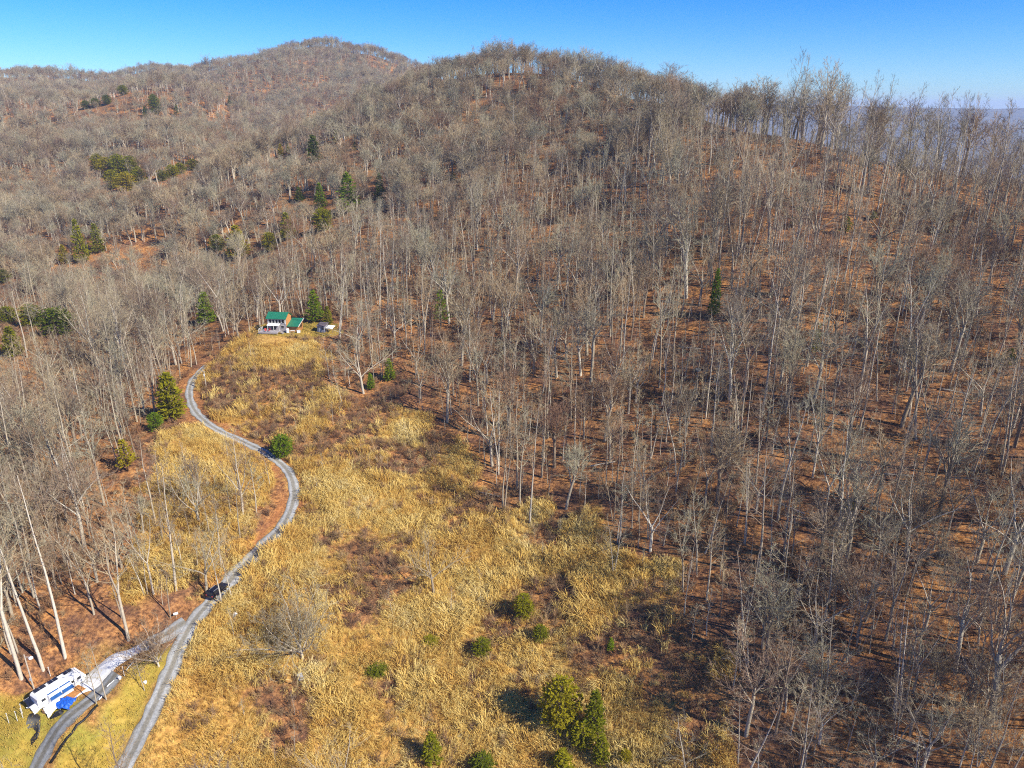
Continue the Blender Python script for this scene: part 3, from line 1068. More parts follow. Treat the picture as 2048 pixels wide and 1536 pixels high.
C_(2014, 732, 692, 44, 'sparse', 'd', 'dark green evergreen shrub at the right photo edge')
C_(1590, 452, 432, 34, 'sparse', 'd', 'dark evergreen thicket left on the upper right hillside')
C_(1690, 470, 432, 38, 'sparse', 'd', 'dark evergreen thicket centre on the upper right hillside')
C_(1745, 440, 422, 30, 'sparse', 'd', 'dark evergreen thicket right on the upper right hillside')
C_(1800, 345, 325, 30, 'sparse', 'd', 'dark evergreen shrub on the right ridge under the tall trees')
C_(1700, 1022, 1002, 18, 'round', 'n', 'tiny yellow-green shrub between trunks on the lower right hillside')
C_(905, 360, 342, 16, 'cone', 'n', 'tiny olive pine in the middle of the upper forest')

CON_ME = {}
for shape, variants in (('cone', 3), ('round', 3), ('column', 2), ('sparse', 2)):
    for v in range(variants):
        rr = {'cone': 2.7, 'round': 3.9, 'column': 2.3, 'sparse': 2.8}[shape]
        hh = {'cone': 9.0, 'round': 8.0, 'column': 10.0, 'sparse': 11.0}[shape]
        pr = conifer(300 + v * 7 + len(shape), hh, rr, shape)
        tm = pr[0].mesh('evergreen_trunk', M['pine_bark'], True)
        for tint, mt in (('n', 'needle'), ('b', 'needle_bright'), ('d', 'needle_dark')):
            CON_ME[shape, v, tint] = (tm, pr[1].mesh('evergreen_crown', [M[mt], M['pine_bark']]), hh, rr)
con_xy = []
con_marks = []
for i, (px, py, top, w, shape, tint, label, group) in enumerate(conifers):
    b = gpt(px, py)
    k = scale_at(b)
    ang = PITCH + math.atan((py - 768) / FPX)
    wid_m = w / k
    hh = ((py - top) / k - .35 * wid_m * math.sin(ang)) / max(.45, math.cos(ang))
    hh = max(hh, wid_m * (.42 if 'flat' in label or 'low' in label or 'thicket' in label else .75))
    tm, cmh, h0, r0 = CON_ME[shape, i % (3 if shape in ('cone', 'round') else 2), tint]
    o = thing('evergreen_tree' if hh > 2.2 else 'evergreen_shrub', label, 'evergreen tree' if hh > 2.2 else 'shrub', (b.x, b.y, b.z), random.uniform(0, 6.28), group)
    for nm, dm in (('trunk', tm), ('crown', cmh)):
        c = link(nm, dm, o)
    o.scale = (wid_m / 2 / r0, wid_m / 2 / r0, hh / h0)
    con_xy.append((b.x, b.y, wid_m / 2))
    con_marks.append((b.x, b.y, label))
con_xy = np.array(con_xy)


def free_of(x, y, margin=0.0):
    """clear of the roads, the yard, the buildings and the evergreens"""
    ok = np.ones(np.shape(x), bool)
    ok &= near_line(x, y, ROAD)[0] > 3.0 + margin
    ok &= near_line(x, y, LANE)[0] > 2.6 + margin
    ok &= near_line(x, y, STRIP)[0] > 2.8 + margin
    ok &= near_line(x, y, SPUR)[0] > 2.4 + margin
    ok &= np.hypot(x - CABIN.x, y - CABIN.y) > 8 + margin
    ok &= np.hypot(x - SHED.x, y - SHED.y) > 3 + margin
    ok &= np.hypot(x - CAMPER.x, y - CAMPER.y) > 7.5 + margin
    for cx, cy, r_ in con_xy:
        ok &= np.hypot(x - cx, y - cy) > r_ * .8
    return ok


def in_view(x, y, z, m=160, up=260):
    px, py, d = project(x, y, z)
    return (px > -m) & (px < 2048 + m) & (py > -100) & (py < 1536 + up) & (d > 20)


def jgrid(x0, x1, y0, y1, s, seed):
    r_ = np.random.default_rng(seed)
    X, Y = np.meshgrid(np.arange(x0, x1, s), np.arange(y0, y1, s))
    X = X + r_.uniform(-.5, .5, X.shape) * s * .95; Y = Y + r_.uniform(-.5, .5, Y.shape) * s * .95
    X, Y = X.ravel(), Y.ravel()
    Z = hgt(X, Y)
    m = in_view(X, Y, Z)
    return X[m], Y[m], Z[m], r_


cand = []
for (y0, y1, s, seed) in ((50, 340, 7.5, 11), (340, 720, 6.2, 12), (720, 1560, 7.2, 13)):
    X, Y, Z, r_ = jgrid(-.95 * y1 - 60, .95 * y1 + 60, y0, y1, s, seed)
    if y0 == 50:
        _, _, _, f, yard = cover(X, Y)
        keep = ~(f | yard) & free_of(X, Y, 1.0)
    else:
        keep = np.ones(len(X), bool)
    X, Y, Z = X[keep], Y[keep], Z[keep]
    u = r_.random(len(X))
    look = np.select([u < .22, u < .36, u < .50, u < .61, u < .77, u < .83, u < .90], [0, 1, 2, 3, 4, 5, 6], 7)
    if y0 > 50:
        look = np.where(r_.random(len(X)) < .72, r_.integers(10, 14, len(X)), look)
    else:
        look = np.where(r_.random(len(X)) < .16, r_.integers(10, 14, len(X)), look)
    gap = vnoise(X, Y, 26, 70 + seed)
    keep2 = ((gap > .2) & ~((X > 90) & (Y > 215) & (r_.random(len(X)) < .35))) | (r_.random(len(X)) < .35)
    hgt_m = (r_.normal(19.5, 3.4, len(X)) if y0 == 50 else r_.normal(15.5, 2.6, len(X))).clip(9, 28)
    hgt_m = hgt_m * (.72 + .56 * vnoise(X, Y, 34, 75)) * np.where((X > 50) & (Y > 215) & (Y < 460), 1.25, 1.0)
    hgt_m = np.where(look == 4, hgt_m * .85, hgt_m)
    cand.append(np.stack([X, Y, Z, look, hgt_m, r_.uniform(0, 6.28, len(X))], -1)[keep2])
# younger trees between
X, Y, Z, r_ = jgrid(-360, 360, 60, 360, 5.5, 14)
_, _, _, f, yard = cover(X, Y)
keep = free_of(X, Y, .5) & ~yard & (~f | (r_.random(len(X)) < .12))
X, Y, Z, f = X[keep], Y[keep], Z[keep], f[keep]
hs_ = np.where(f, r_.uniform(3.5, 7, len(X)), r_.uniform(6, 15, len(X)))
cand.append(np.stack([X, Y, Z, np.where(r_.random(len(X)) < .7, 9, 2), hs_, r_.uniform(0, 6.28, len(X))], -1))
# low white-limbed trees crowd the hollow
HOLLOW = poly_world([(1470, 1330), (1560, 1180), (1640, 1060), (1900, 1060), (2050, 1200), (2080, 1560), (1600, 1560)])
X, Y, Z, r_ = jgrid(0, 140, 50, 150, 5.4, 15)
keep = inside(X, Y, HOLLOW)
X, Y, Z = X[keep], Y[keep], Z[keep]
cand.append(np.stack([X, Y, Z, r_.choice([4, 4, 8, 3, 6], len(X)), r_.uniform(8, 14, len(X)), r_.uniform(0, 6.28, len(X))], -1))
LEFTWOOD = poly_world([(-60, 1300), (60, 1330), (230, 1270), (330, 1190), (270, 1000), (0, 880), (-120, 980)])
X, Y, Z, r_ = jgrid(-160, -20, 60, 190, 6.2, 16)
keep = inside(X, Y, LEFTWOOD) & free_of(X, Y, 1.0)
X, Y, Z = X[keep], Y[keep], Z[keep]
cand.append(np.stack([X, Y, Z, r_.choice([2, 3, 4, 5, 6, 1, 12], len(X)), r_.uniform(10, 18, len(X)), r_.uniform(0, 6.28, len(X))], -1))
cand = np.concatenate(cand)
hx = np.array([(h[0], h[1]) for h in hand])
dmin = np.min(np.hypot(cand[:, 0, None] - hx[None, :, 0], cand[:, 1, None] - hx[None, :, 1]), 1)
cand = cand[dmin > 3.5]
# nothing is planted deep behind the crests, where the photograph shows nothing of it
qx, qy, qd = project(cand[:, 0], cand[:, 1], cand[:, 2])
hit = on_ground(qx, qy)
behind = np.hypot(cand[:, 0], cand[:, 1]) - np.hypot(hit[:, 0], hit[:, 1])
cand = cand[behind < np.where(cand[:, 0] > 40, 22, 45)]
# the evergreens stand in small openings of their own, on the side towards the valley
cpx, cpy, cdp = project(cand[:, 0], cand[:, 1], cand[:, 2])
ctop = cpy - cand[:, 4] * .92 * FPX / cdp
dr_ = np.random.default_rng(90)
clear = np.zeros(len(cand), bool)
for (ex, ey, et, ew, *_r) in conifers:
    if ex > 1500:
        continue
    q = gpt(ex, ey)
    ed = project(q.x, q.y, q.z)[2]
    half = ew / 2 + 2.2 * FPX / cdp
    clear |= (cdp < ed + 1) & (np.abs(cpx - ex) < half) & (ctop < ey - .25 * (ey - et)) & (cpy > et)
hq = [(q_.x, q_.y) for q_ in (CABIN, SHED)]
for (ex, ey, ew) in ((561, 664, 40), (600, 664, 30), (655, 664, 26)):
    clear |= (cdp < 250) & (np.abs(cpx - ex) < ew + 14) & (ctop < ey) & (cpy > ey - 30)
cand = cand[~(clear & (dr_.random(len(cand)) < .93))]

# the trees that show largest become trees of their own, the rest is the wood
px_, py_, dp_ = project(cand[:, 0], cand[:, 1], cand[:, 2])
show = (px_ > 10) & (px_ < 2038) & (py_ < 1530)
size = np.where(show, cand[:, 4] * cand[:, 4] ** .3 / dp_, 0)
order = np.argsort(-size)
N_OWN = 300 - len(hand)
own, rest = order[:N_OWN], order[N_OWN:]

PLACES = [('the gravel road', ROAD), ('the paved lane', LANE)]
camper_mark = [(CABIN.x, CABIN.y, 'the green-roofed cabin'), (SHED.x, SHED.y, 'the dark shed'), (CAMPER.x, CAMPER.y, 'the white camper')]


def place_words(x, y, px, py):
    """where a tree of the wood stands, in words one can follow"""
    best = None
    for mx, my, lb in camper_mark:
        d = math.hypot(x - mx, y - my)
        if d < 17 and (best is None or d < best[0]):
            best = (d, mx, my, lb)
    for mx, my, lb in con_marks:
        d = math.hypot(x - mx, y - my)
        if d < 11 and (best is None or d < best[0]):
            short = lb.split(' at ')[0].split(' in ')[0].split(' on ')[0].split(' standing ')[0].split(' right ')[0].split(' left ')[0].split(' between ')[0].split(' below ')[0].split(' beside ')[0]
            best = (d, mx, my, 'the ' + short)
    if best:
        qx = project(best[1], best[2], float(hgt(best[1], best[2])))
        side = ('left of' if px < qx[0] else 'right of') if abs(px - qx[0]) > abs(py - qx[1]) else ('behind' if py < qx[1] else 'below')
        return '%s %s' % (side, best[3])
    dr = float(near_line(np.array([x]), np.array([y]), ROAD)[0][0])
    if dr < 9:
        return 'close to the gravel road, ' + ('near the fork' if py > 1180 else 'at the lower bend' if py > 900 else 'at the upper bend')
    if px > 1430:
        side = 'field side' if px < 1640 else 'middle' if px < 1850 else 'photo edge'
        if py > 1150:
            return 'in the shaded lower right hollow, ' + side
        if py > 900:
            return 'on the slope above the hollow, ' + side
        if py > 700:
            return 'on the mid right hillside, ' + side
        return 'high on the right hillside, ' + side
    if px > 880:
        if py > 1000:
            return 'on the shady slope right of the field'
        part = 'left end' if px < 1050 else 'middle' if px < 1250 else 'right end'
        if py > 880:
            return 'at the forest front, ' + part
        return 'behind the forest front, ' + part
    if px < 430:
        if py > 1130:
            return 'on orange leaves above the camper yard'
        if py > 880:
            return 'in the wood left of the golden pocket'
        return 'among grey trees left of the upper road bend'
    return 'in brush around the golden field'


def own_tree(x, y, z, look, hh, spin, label, group):
    o = thing('bare_tree' if look != 9 else 'bare_sapling', label, 'tree', (x, y, z), spin, group)
    tm, cm_ = TREE_ME[look]
    a = link('trunk', tm, o); b = link('crown', cm_, o)
    k = hh / PROTO_H[look]
    o.scale = (k * .8, k * .8, k) if hh > 28 else (k, k, k)
    return o


for (x, y, look, hh, spin, label, group) in hand:
    own_tree(x, y, float(hgt(x, y)), look, hh, spin, label, group)
for i in own:
    x, y, z, look, hh, spin = cand[i]
    look = int(look)
    where = place_words(x, y, px_[i], py_[i])
    own_tree(x, y, z, look, hh, spin, ' '.join(('%s%s bare tree %s' % ('tall ' if hh > 22 and look not in (7,) else 'short ' if hh < 14.5 and look != 9 else '', LOOK_WORDS[look], where)).split()[:16]), 'bare trees ' + where)

same = {}
for o in list(COL.objects):
    if o.parent is None and o.get('group') and o.get('label'):
        same.setdefault(o['label'], []).append(o)
ORD = ['leftmost', 'second', 'third', 'fourth', 'fifth', 'sixth', 'seventh', 'eighth', 'ninth', 'tenth', 'eleventh', 'twelfth']
for lb, os_ in same.items():
    if 2 <= len(os_) <= 12:
        os_.sort(key=lambda o: project(o.location.x, o.location.y, o.location.z)[0])
        for k, o in enumerate(os_):
            pre = ('leftmost' if k == 0 else 'rightmost' if k == len(os_) - 1 else ORD[k] + ' from left,')
            o['label'] = ' '.join(('%s %s' % (pre, lb)).split()[:16])
rc = cand[rest]
rot = np.stack([rng.normal(0, .03, len(rc)), rng.normal(0, .03, len(rc)), rc[:, 5]], -1)
ks = rc[:, 4] / np.array(PROTO_H)[rc[:, 3].astype(int)]
wide = np.where(rc[:, 1] > 340, 1.35, 1.05)
tag(scatter('bare_forest', FOREST_ME, rc[:, :3], rot, np.stack([ks * wide, ks * wide, ks], -1), rc[:, 3].astype(int)),
    'leafless deciduous forest covering the hills up to the skyline', 'forest', kind='stuff')

# ------------------------------------------------------------------ ground growth
TUFTS = [tuft(500 + i, 26, 1.7, .085, (.4, .65, .95, .8)[i]).mesh('grass_tuft', M['grass']) for i in range(4)]
X, Y, Z, r_ = jgrid(-150, 170, 55, 275, .80, 41)
g, lw, cl, f, yard = cover(X, Y)
fr = (near_line(X, Y, ROAD)[0] > 2.1) & (near_line(X, Y, LANE)[0] > 2.0) & (near_line(X, Y, STRIP)[0] > 2.3) & (near_line(X, Y, SPUR)[0] > 1.9)
fr &= (np.hypot((X - CABIN.x) * .8, Y - CABIN.y + 3) > 8.2) & (np.hypot(X - CAMPER.x, Y - CAMPER.y) > 6)
keep = (r_.random(len(X)) < g * .95 + .05 * f) & fr & (lw < .5) & ~yard
X, Y, Z = X[keep], Y[keep], Z[keep]
flow = (vnoise(X, Y, 9, 51) + .5 * vnoise(X, Y, 4, 52)) * 9.0
sc = r_.uniform(.6, 1.25, len(X)) * (.45 + .95 * vnoise(X, Y, 5, 53))
rot = np.stack([r_.normal(0, .12, len(X)), r_.normal(.1, .12, len(X)), flow + r_.normal(0, .4, len(X))], -1)
tag(scatter('dry_grass', TUFTS, np.stack([X, Y, Z], -1), rot, np.stack([sc, sc, sc * r_.uniform(.8, 1.2, len(X))], -1), r_.integers(0, 4, len(X))),
    'tall golden dry grass swirling over the open field', 'grass', kind='stuff')

SHORT = [tuft(540 + i, 16, .28, .05, .5).mesh('lawn_tuft', M['lawn_grass']) for i in range(2)]
X, Y, Z, r_ = jgrid(-150, 10, 60, 260, .6, 43)
g, lw, cl, f, yard = cover(X, Y)
keep = (near_line(X, Y, ROAD)[0] > 2.2) & (near_line(X, Y, LANE)[0] > 1.9) & (near_line(X, Y, STRIP)[0] > 2.2) & (near_line(X, Y, SPUR)[0] > 1.8) & ((lw > .5) | (yard & (r_.random(len(X)) < .5))) & (np.hypot(X - CABIN.x, Y - CABIN.y) > 6)
X, Y, Z = X[keep], Y[keep], Z[keep]
s = r_.uniform(.7, 1.3, len(X))
tag(scatter('lawn_grass', SHORT, np.stack([X, Y, Z], -1), np.stack([s * 0, s * 0, r_.uniform(0, 6.28, len(X))], -1), np.stack([s, s, s], -1), r_.integers(0, 2, len(X))),
    'short yellow green lawn between the lane and the gravel road', 'grass', kind='stuff')

BUSH = [bush(560 + i, (1.7, 2.3, 1.3, 2.8)[i], (1.0, .7, 1.2, .5)[i], (16, 14, 18, 9)[i], 9).mesh('bare_bush', M['brush']) for i in range(4)]
X, Y, Z, r_ = jgrid(-260, 300, 55, 340, 1.6, 45)
g, lw, cl, f, yard = cover(X, Y)
und = vnoise(X, Y, 18, 61)
p_ = np.where(f, np.clip((1 - g) * 1.15 + .04, 0, 1), np.where(yard, 0.02, .12 + .5 * (und > .60)))
keep = (r_.random(len(X)) < p_) & free_of(X, Y) & (lw < .5)
X, Y, Z = X[keep], Y[keep], Z[keep]
s = r_.uniform(.55, 1.25, len(X))
tag(scatter('brush_undergrowth', BUSH, np.stack([X, Y, Z], -1), np.stack([s * 0, s * 0, r_.uniform(0, 6.28, len(X))], -1), np.stack([s, s, s], -1), r_.integers(0, 4, len(X))),
    'brown leafless brush and briars between grass and forest', 'undergrowth', kind='stuff')

# ------------------------------------------------------------------ the cabin on the knoll
def parts(root, spec):
    out = {}
    for name, mb, mat in spec:
        out[name] = mb.build(name, mat, root)
    return out


cab = thing('cabin', 'two storey wooden cabin with green metal roof and deck on the knoll', 'cabin', (CABIN.x, CABIN.y, CABIN.z + .45), R(-7))
cab.scale = (.86, .86, .86)
MB().box((0, 0, 2.1), (7.4, 5.0, 5.8)).build('wall', M['grey_wood'], cab)
MB().prism([(-2.5, 4.9), (2.5, 4.9), (0, 6.5)], 0, 3.62, 3.74).prism([(-2.5, 4.9), (2.5, 4.9), (0, 6.5)], 0, -3.74, -3.62).build('gable', M['orange_wood'], cab)
MB().box((3.76, 0, 2.6), (.08, 4.9, 4.7)).build('side_cladding', M['orange_wood'], cab)
rf = MB().prism([(-3.2, 4.72), (0, 6.62), (0, 6.78), (-3.2, 4.88)], 0, -4.1, 4.1).build('roof', M['green_roof'], cab)
MB().prism([(3.2, 4.72), (3.2, 4.88), (.004, 6.78), (.004, 6.62)], 0, -4.1, 4.1).build('roof_panel', M['green_roof'], rf)
rb = MB()
for i in range(12):
    x = -4.0 + i * .72
    rb.prism([(-3.21, 4.885), (-.02, 6.785), (-.02, 6.83), (-3.21, 4.93)], 0, x - .02, x + .02)
rb.build('roof_seam', M['green_roof'], rf)
for i in range(5):
    x = -2.55 + i * 1.28
    w = MB().box((x, -2.53, 3.72), (.86, .1, 1.35)).build('window', M['glass'], cab)
    fr = MB()
    for dx in (-.48, .48):
        fr.box((x + dx, -2.56, 3.72), (.10, .14, 1.55))
    fr.box((x, -2.56, 4.44), (.86, .14, .1)).box((x, -2.56, 3.0), (.86, .14, .1)).build('frame', M['dull_white'], w)
MB().box((-3.45, -2.56, 3.6), (.35, .1, 2.0)).box((3.45, -2.56, 3.6), (.35, .1, 2.0)).build('corner_board', M['dull_white'], cab)
MB().prism([(-4.0, 2.25), (-2.5, 2.75), (-2.5, 2.85), (-4.0, 2.35)], 0, -3.5, 1.4).build('porch_roof', M['white_paint'], cab)
for x in (-3.3, -.9, 1.3):
    MB().box((x, -3.85, 1.35), (.14, .14, 1.9)).build('porch_post', M['dull_white'], cab)
d_ = MB().box((-1.4, -2.53, 1.35), (1.9, .1, 1.9)).build('door', M['glass'], cab)
MB().box((-1.4, -2.6, 1.35), (.08, .08, 1.9)).build('frame', M['dull_white'], d_)
w = MB().box((2.2, -2.53, 1.6), (.9, .1, .95)).build('window', M['glass'], cab)
MB().box((2.2, -2.56, 2.12), (1.1, .12, .1)).box((2.2, -2.56, 1.08), (1.1, .12, .1)).build('frame', M['dull_white'], w)
dk = MB().box((-2.2, -4.5, .25), (7.6, 3.9, .2)).build('deck', M['grey_wood'], cab)
MB().box((-2.2, -6.48, .08), (7.6, .08, .5)).build('deck_skirt', M['grey_wood'], dk)
for i in range(6):
    MB().box((-5.8 + i * 1.45, -6.3, -.6), (.16, .16, 1.5)).build('deck_post', M['grey_wood'], cab)
rl = MB()
for i in range(4):
    rl.box((-5.95, -6.2 + i * 1.2, .85), (.1, .1, 1.0))
rl.box((-5.95, -4.4, 1.4), (.14, 3.8, .08)).box((-5.95, -4.4, .95), (.06, 3.8, .06)).build('railing', M['dull_white'], cab)
st = MB()
for i in range(4):
    st.box((2.2 + i * .32, -4.6, .22 - i * .18), (.34, 1.4, .1))
st.build('steps', M['grey_wood'], cab)
# the lower wing
MB().prism([(-1.7, -.6), (2.8, -.6), (2.8, 3.25), (-1.7, 1.9)], 0, 3.9, 8.1).build('wing_wall', M['orange_wood'], cab)
MB().prism([(-2.5, 1.75), (3.4, 3.55), (3.4, 3.68), (-2.5, 1.88)], 0, 3.82, 8.5).build('wing_roof', M['green_roof'], cab)
MB().prism([(-2.55, 1.72), (3.45, 3.55), (3.45, 3.74), (-2.55, 1.91)], 0, 8.5, 8.62).build('wing_fascia', M['dull_white'], cab)
for i in range(3):
    MB().box((8.13, -.9 + i * 1.3, 1.35), (.06, .7, 1.3)).build('wing_window', M['glass'], cab)

def L2W(o, x, y, z=0):
    p = Matrix.Rotation(o.rotation_euler.z, 3, 'Z') @ Vector((x * o.scale.x, y * o.scale.y, z * o.scale.z))
    return Vector((o.location.x + p.x, o.location.y + p.y, o.location.z + p.z))


def lathe(prof, n=12):
    b = MB()
    vs = [(r * math.cos(2 * math.pi * k / n), r * math.sin(2 * math.pi * k / n), z) for r, z in prof for k in range(n)]
    fs = [(i * n + k, i * n + (k + 1) % n, (i + 1) * n + (k + 1) % n, (i + 1) * n + k) for i in range(len(prof) - 1) for k in range(n)]
    fs += [tuple(range(n))[::-1], tuple(range((len(prof) - 1) * n, len(prof) * n))]
    return b.quad_mesh(vs, fs)


# furniture and tanks about the cabin
for i, (x, y) in enumerate(((-3.4, -5.6), (-2.2, -5.3))):
    ch = thing('deck_chair', ('red deck chair nearer the railing on the cabin deck', 'red deck chair nearer the door on the cabin deck')[i], 'chair', L2W(cab, x, y, .35), R(20 - 50 * i), 'red chairs on the cabin deck')
    MB().box((0, 0, .42), (.6, .6, .08)).build('seat', M['red'], ch)
    MB().prism([(.25, .45), (.33, .45), (.5, 1.05), (.42, 1.05)], 0, -.3, .3).build('backrest', M['red'], ch)
    for sx in (-.26, .26):
        for sy in (-.26, .26):
            MB().box((sx, sy, .2), (.05, .05, .4)).build('leg', M['alloy'], ch)
tk = thing('propane_tank', 'white upright tank by the front corner of the cabin', 'tank', L2W(cab, 4.5, -3.6, -.5))
lathe([(.05, .1), (.5, .12), (.55, .3), (.55, 1.25), (.42, 1.5), (.12, 1.6), (.12, 1.72)]).build('body', M['white_paint'], tk)
MB().box((.35, 0, .05), (.1, .5, .15)).box((-.35, 0, .05), (.1, .5, .15)).build('foot', M['grey_paint'], tk)
tb = thing('garden_table', 'pale table with clutter in front of the cabin wing', 'table', L2W(cab, 6.2, -3.0, -.48), .2)
MB().box((0, 0, .72), (1.5, .8, .06)).build('tabletop', M['dull_white'], tb)
for sx in (-.65, .65):
    for sy in (-.33, .33):
        MB().box((sx, sy, .34), (.07, .07, .7)).build('leg', M['grey_wood'], tb)
bx = thing('storage_bin', 'white storage bin on the grass at the end of the cabin wing', 'bin', L2W(cab, 8.6, -2.9, -.48), .5)
MB().box((0, 0, .4), (1.0, .7, .8), top=1.08).build('body', M['white_paint'], bx)
MB().box((0, 0, .84), (1.14, .8, .07)).build('lid', M['dull_white'], bx)

shd = thing('shed', 'small dark shed with slate walls beside the cabin lawn', 'shed', (SHED.x, SHED.y, SHED.z), R(-14))
MB().box((0, 0, 1.1), (2.6, 2.6, 2.3)).build('wall', M['slate'], shd)
MB().prism([(-1.6, 2.15), (1.6, 2.7), (1.6, 2.82), (-1.6, 2.27)], 0, -1.6, 1.6).build('roof', M['dark_roof'], shd)
MB().box((-.3, -1.33, 1.0), (.9, .08, 1.9)).build('door', M['grey_paint'], shd)
MB().box((.85, -1.33, 1.4), (.5, .08, .5)).build('window', M['glass'], shd)
cn = thing('shelter', 'tilted white shelter roof on posts at the right side of the shed', 'shelter', L2W(shd, 3.0, -.2, 0), R(-18))
MB().prism([(-1.0, 1.55), (1.0, 2.1), (1.0, 2.18), (-1.0, 1.63)], 0, -1.3, 1.3).build('roof', M['white_paint'], cn)
for sx in (-1.15, 1.15):
    for sy in (-.8, .8):
        MB().box((sx, sy, .8 + sy * .25), (.1, .1, 1.9)).build('post', M['brown_wood'], cn)

# ------------------------------------------------------------------ the camper and its yard
P1, P2 = gpt(78, 1418), gpt(160, 1366)
rz = math.atan2(P2.y - P1.y, P2.x - P1.x)
cam_c = gpt(120, 1388)
cp = thing('camper', 'long white camper trailer with solar panels on its roof beside the lane', 'camper', (cam_c.x, cam_c.y, float(hgt(cam_c.x, cam_c.y))), rz)
cp.scale = (.82, .9, .88)
prof = [(-4.6, .75), (4.6, .75), (5.1, 1.7), (4.5, 2.75), (3.6, 3.05), (-4.4, 3.05), (-4.75, 2.7), (-4.75, 1.0)]
MB().prism(prof, 1, -1.25, 1.25).build('body', M['white_paint'], cp)
MB().prism([(-4.3, 3.055), (3.5, 3.055), (3.3, 3.2), (-4.1, 3.2)], 1, -1.0, .25).build('roof_cap', M['white_paint'], cp)
MB().box((0, 1.265, 1.75), (8.6, .03, .35)).box((0, -1.265, 1.2), (8.8, .03, .22)).build('side_stripe', M['grey_paint'], cp)
for i, (x, L_) in enumerate(((-3.0, 2.3), (-.35, 1.9), (2.7, 1.7))):
    sp_ = MB().prism([(.32, 3.1), (1.28, 3.18), (1.28, 3.24), (.32, 3.16)], 0, x - L_ / 2, x + L_ / 2).build('solar_panel', M['solar'], cp)
    fr = MB()
    for q in (-.5, 0, .5):
        fr.prism([(.30, 3.165), (1.3, 3.248), (1.3, 3.262), (.30, 3.18)], 0, x + q * L_ - .03, x + q * L_ + .03)
    fr.build('frame', M['alloy'], sp_)
for i, (x, y) in enumerate(((1.35, -.3), (3.0, -.55), (3.3, .1))):
    MB().box((x, y, 3.24), (.42, .42, .16), top=.8).build('roof_vent', M['grey_paint'], cp)
so = MB().box((-.6, -1.75, 1.75), (4.6, 1.0, 1.9)).build('slide_out', M['white_paint'], cp)
for x in (-1.75, .65):
    bp = MB().prism([(-2.9, 1.85), (-1.5, 2.76), (-1.5, 2.84), (-2.9, 1.93)], 0, x - 1.1, x + 1.1).build('awning_panel', M['solar_blue'], cp)
    MB().prism([(-2.93, 1.84), (-2.86, 1.885), (-2.86, 1.97), (-2.93, 1.92)], 0, x - 1.12, x + 1.12).prism([(-2.2, 2.40), (-2.14, 2.44), (-2.14, 2.46), (-2.2, 2.42)], 0, x - 1.12, x + 1.12).build('frame', M['alloy'], bp)
for x in (-3.6, 2.2, 3.6):
    wv = MB().box((x, -1.27, 1.95), (.8, .04, .55)).build('window', M['glass'], cp)
MB().box((3.0, -1.28, 1.65), (.02, .03, .02)).box((2.95, -1.275, 1.6), (.65, .04, 1.5)).build('door', M['dull_white'], cp)
for x in (-1.0, .1):
    for y in (-1.05, 1.05):
        b_ = MB(); b_.tube([(x, y - .12, .42), (x, y + .12, .42)], [.4, .4], 14)
        wh = b_.build('wheel', M['rubber'], cp)
        r_b = MB(); r_b.tube([(x, y - .135, .42), (x, y + .135, .42)], [.2, .2], 10)
        r_b.build('rim', M['alloy'], wh)
MB().prism([(5.0, .95), (6.4, .6), (6.4, .5), (4.6, .72)], 1, -.15, .15).build('hitch', M['black_plastic'], cp)
for x in (-4.2, 4.0):
    MB().box((x, -.9, .35), (.12, .12, .8)).box((x, .9, .35), (.12, .12, .8)).build('jack', M['grey_paint'], cp)


def sheet(name, label, cat, px, py, lx, ly, rz, mat, amp, seed, sag=0.0, lift=.25, res=14, group=None):
    """a sheet of tarp lying over things, with folds"""
    c = gpt(px, py)
    vs = []
    for j in range(res + 1):
        for i in range(res + 1):
            u, v = i / res - .5, j / res - .5
            x, y = u * lx * (1 - .25 * vnoise(v * 6, u, 1.3, seed)), v * ly * (1 - .25 * vnoise(u * 6, v, 1.1, seed + 1))
            wx = c.x + x * math.cos(rz) - y * math.sin(rz); wy = c.y + x * math.sin(rz) + y * math.cos(rz)
            z = float(hgt(wx, wy)) - float(hgt(c.x, c.y)) + lift + amp * vnoise(x * 2.1, y * 2.1, 1, seed + 2) + .6 * amp * vnoise(x, y, .35, seed + 3) + sag * (1 - (2 * u) ** 2) * (1 - (2 * v) ** 2)
            vs.append((x, y, float(z)))
    n1_ = res + 1
    fs = [(j * n1_ + i, j * n1_ + i + 1, (j + 1) * n1_ + i + 1, (j + 1) * n1_ + i) for j in range(res) for i in range(res)]
    o = MB().quad_mesh(vs, fs).build(name, mat)
    o.location = (c.x, c.y, float(hgt(c.x, c.y))); o.rotation_euler = (0, 0, rz)
    sd_ = o.modifiers.new('thickness', 'SOLIDIFY'); sd_.thickness = .02
    return tag(o, label, cat, group)


sheet('white_tarp', 'white tarp spread on the ground at the rear end of the camper', 'tarp', 82, 1412, 3.6, 2.6, rz, M['white_paint'], .35, 3, .6)
sheet('white_cover', 'rumpled white cover over a heap in front of the camper slide-out', 'cover', 110, 1417, 3.4, 2.2, rz, M['white_paint'], .6, 9, .7)
sheet('blue_tarp', 'crumpled bright blue tarp lying on the camper yard by the lane', 'tarp', 131, 1412, 2.6, 3.6, rz + .5, M['blue_tarp'], .7, 15, .5, res=18)
sheet('dark_tarp', 'black plastic heap on the grass below the blue tarp', 'tarp', 117, 1434, 2.0, 1.1, .3, M['black_plastic'], .5, 21, .3)
pnl = thing('ground_solar_panel', 'dark solar panel lying tilted on the white tarp', 'solar panel', gpt(70, 1411) + Vector((0, 0, .95)), rz)
MB().prism([(-.8, .0), (.8, .5), (.8, .58), (-.8, .08)], 0, -1.1, 1.1).build('panel', M['solar'], pnl)
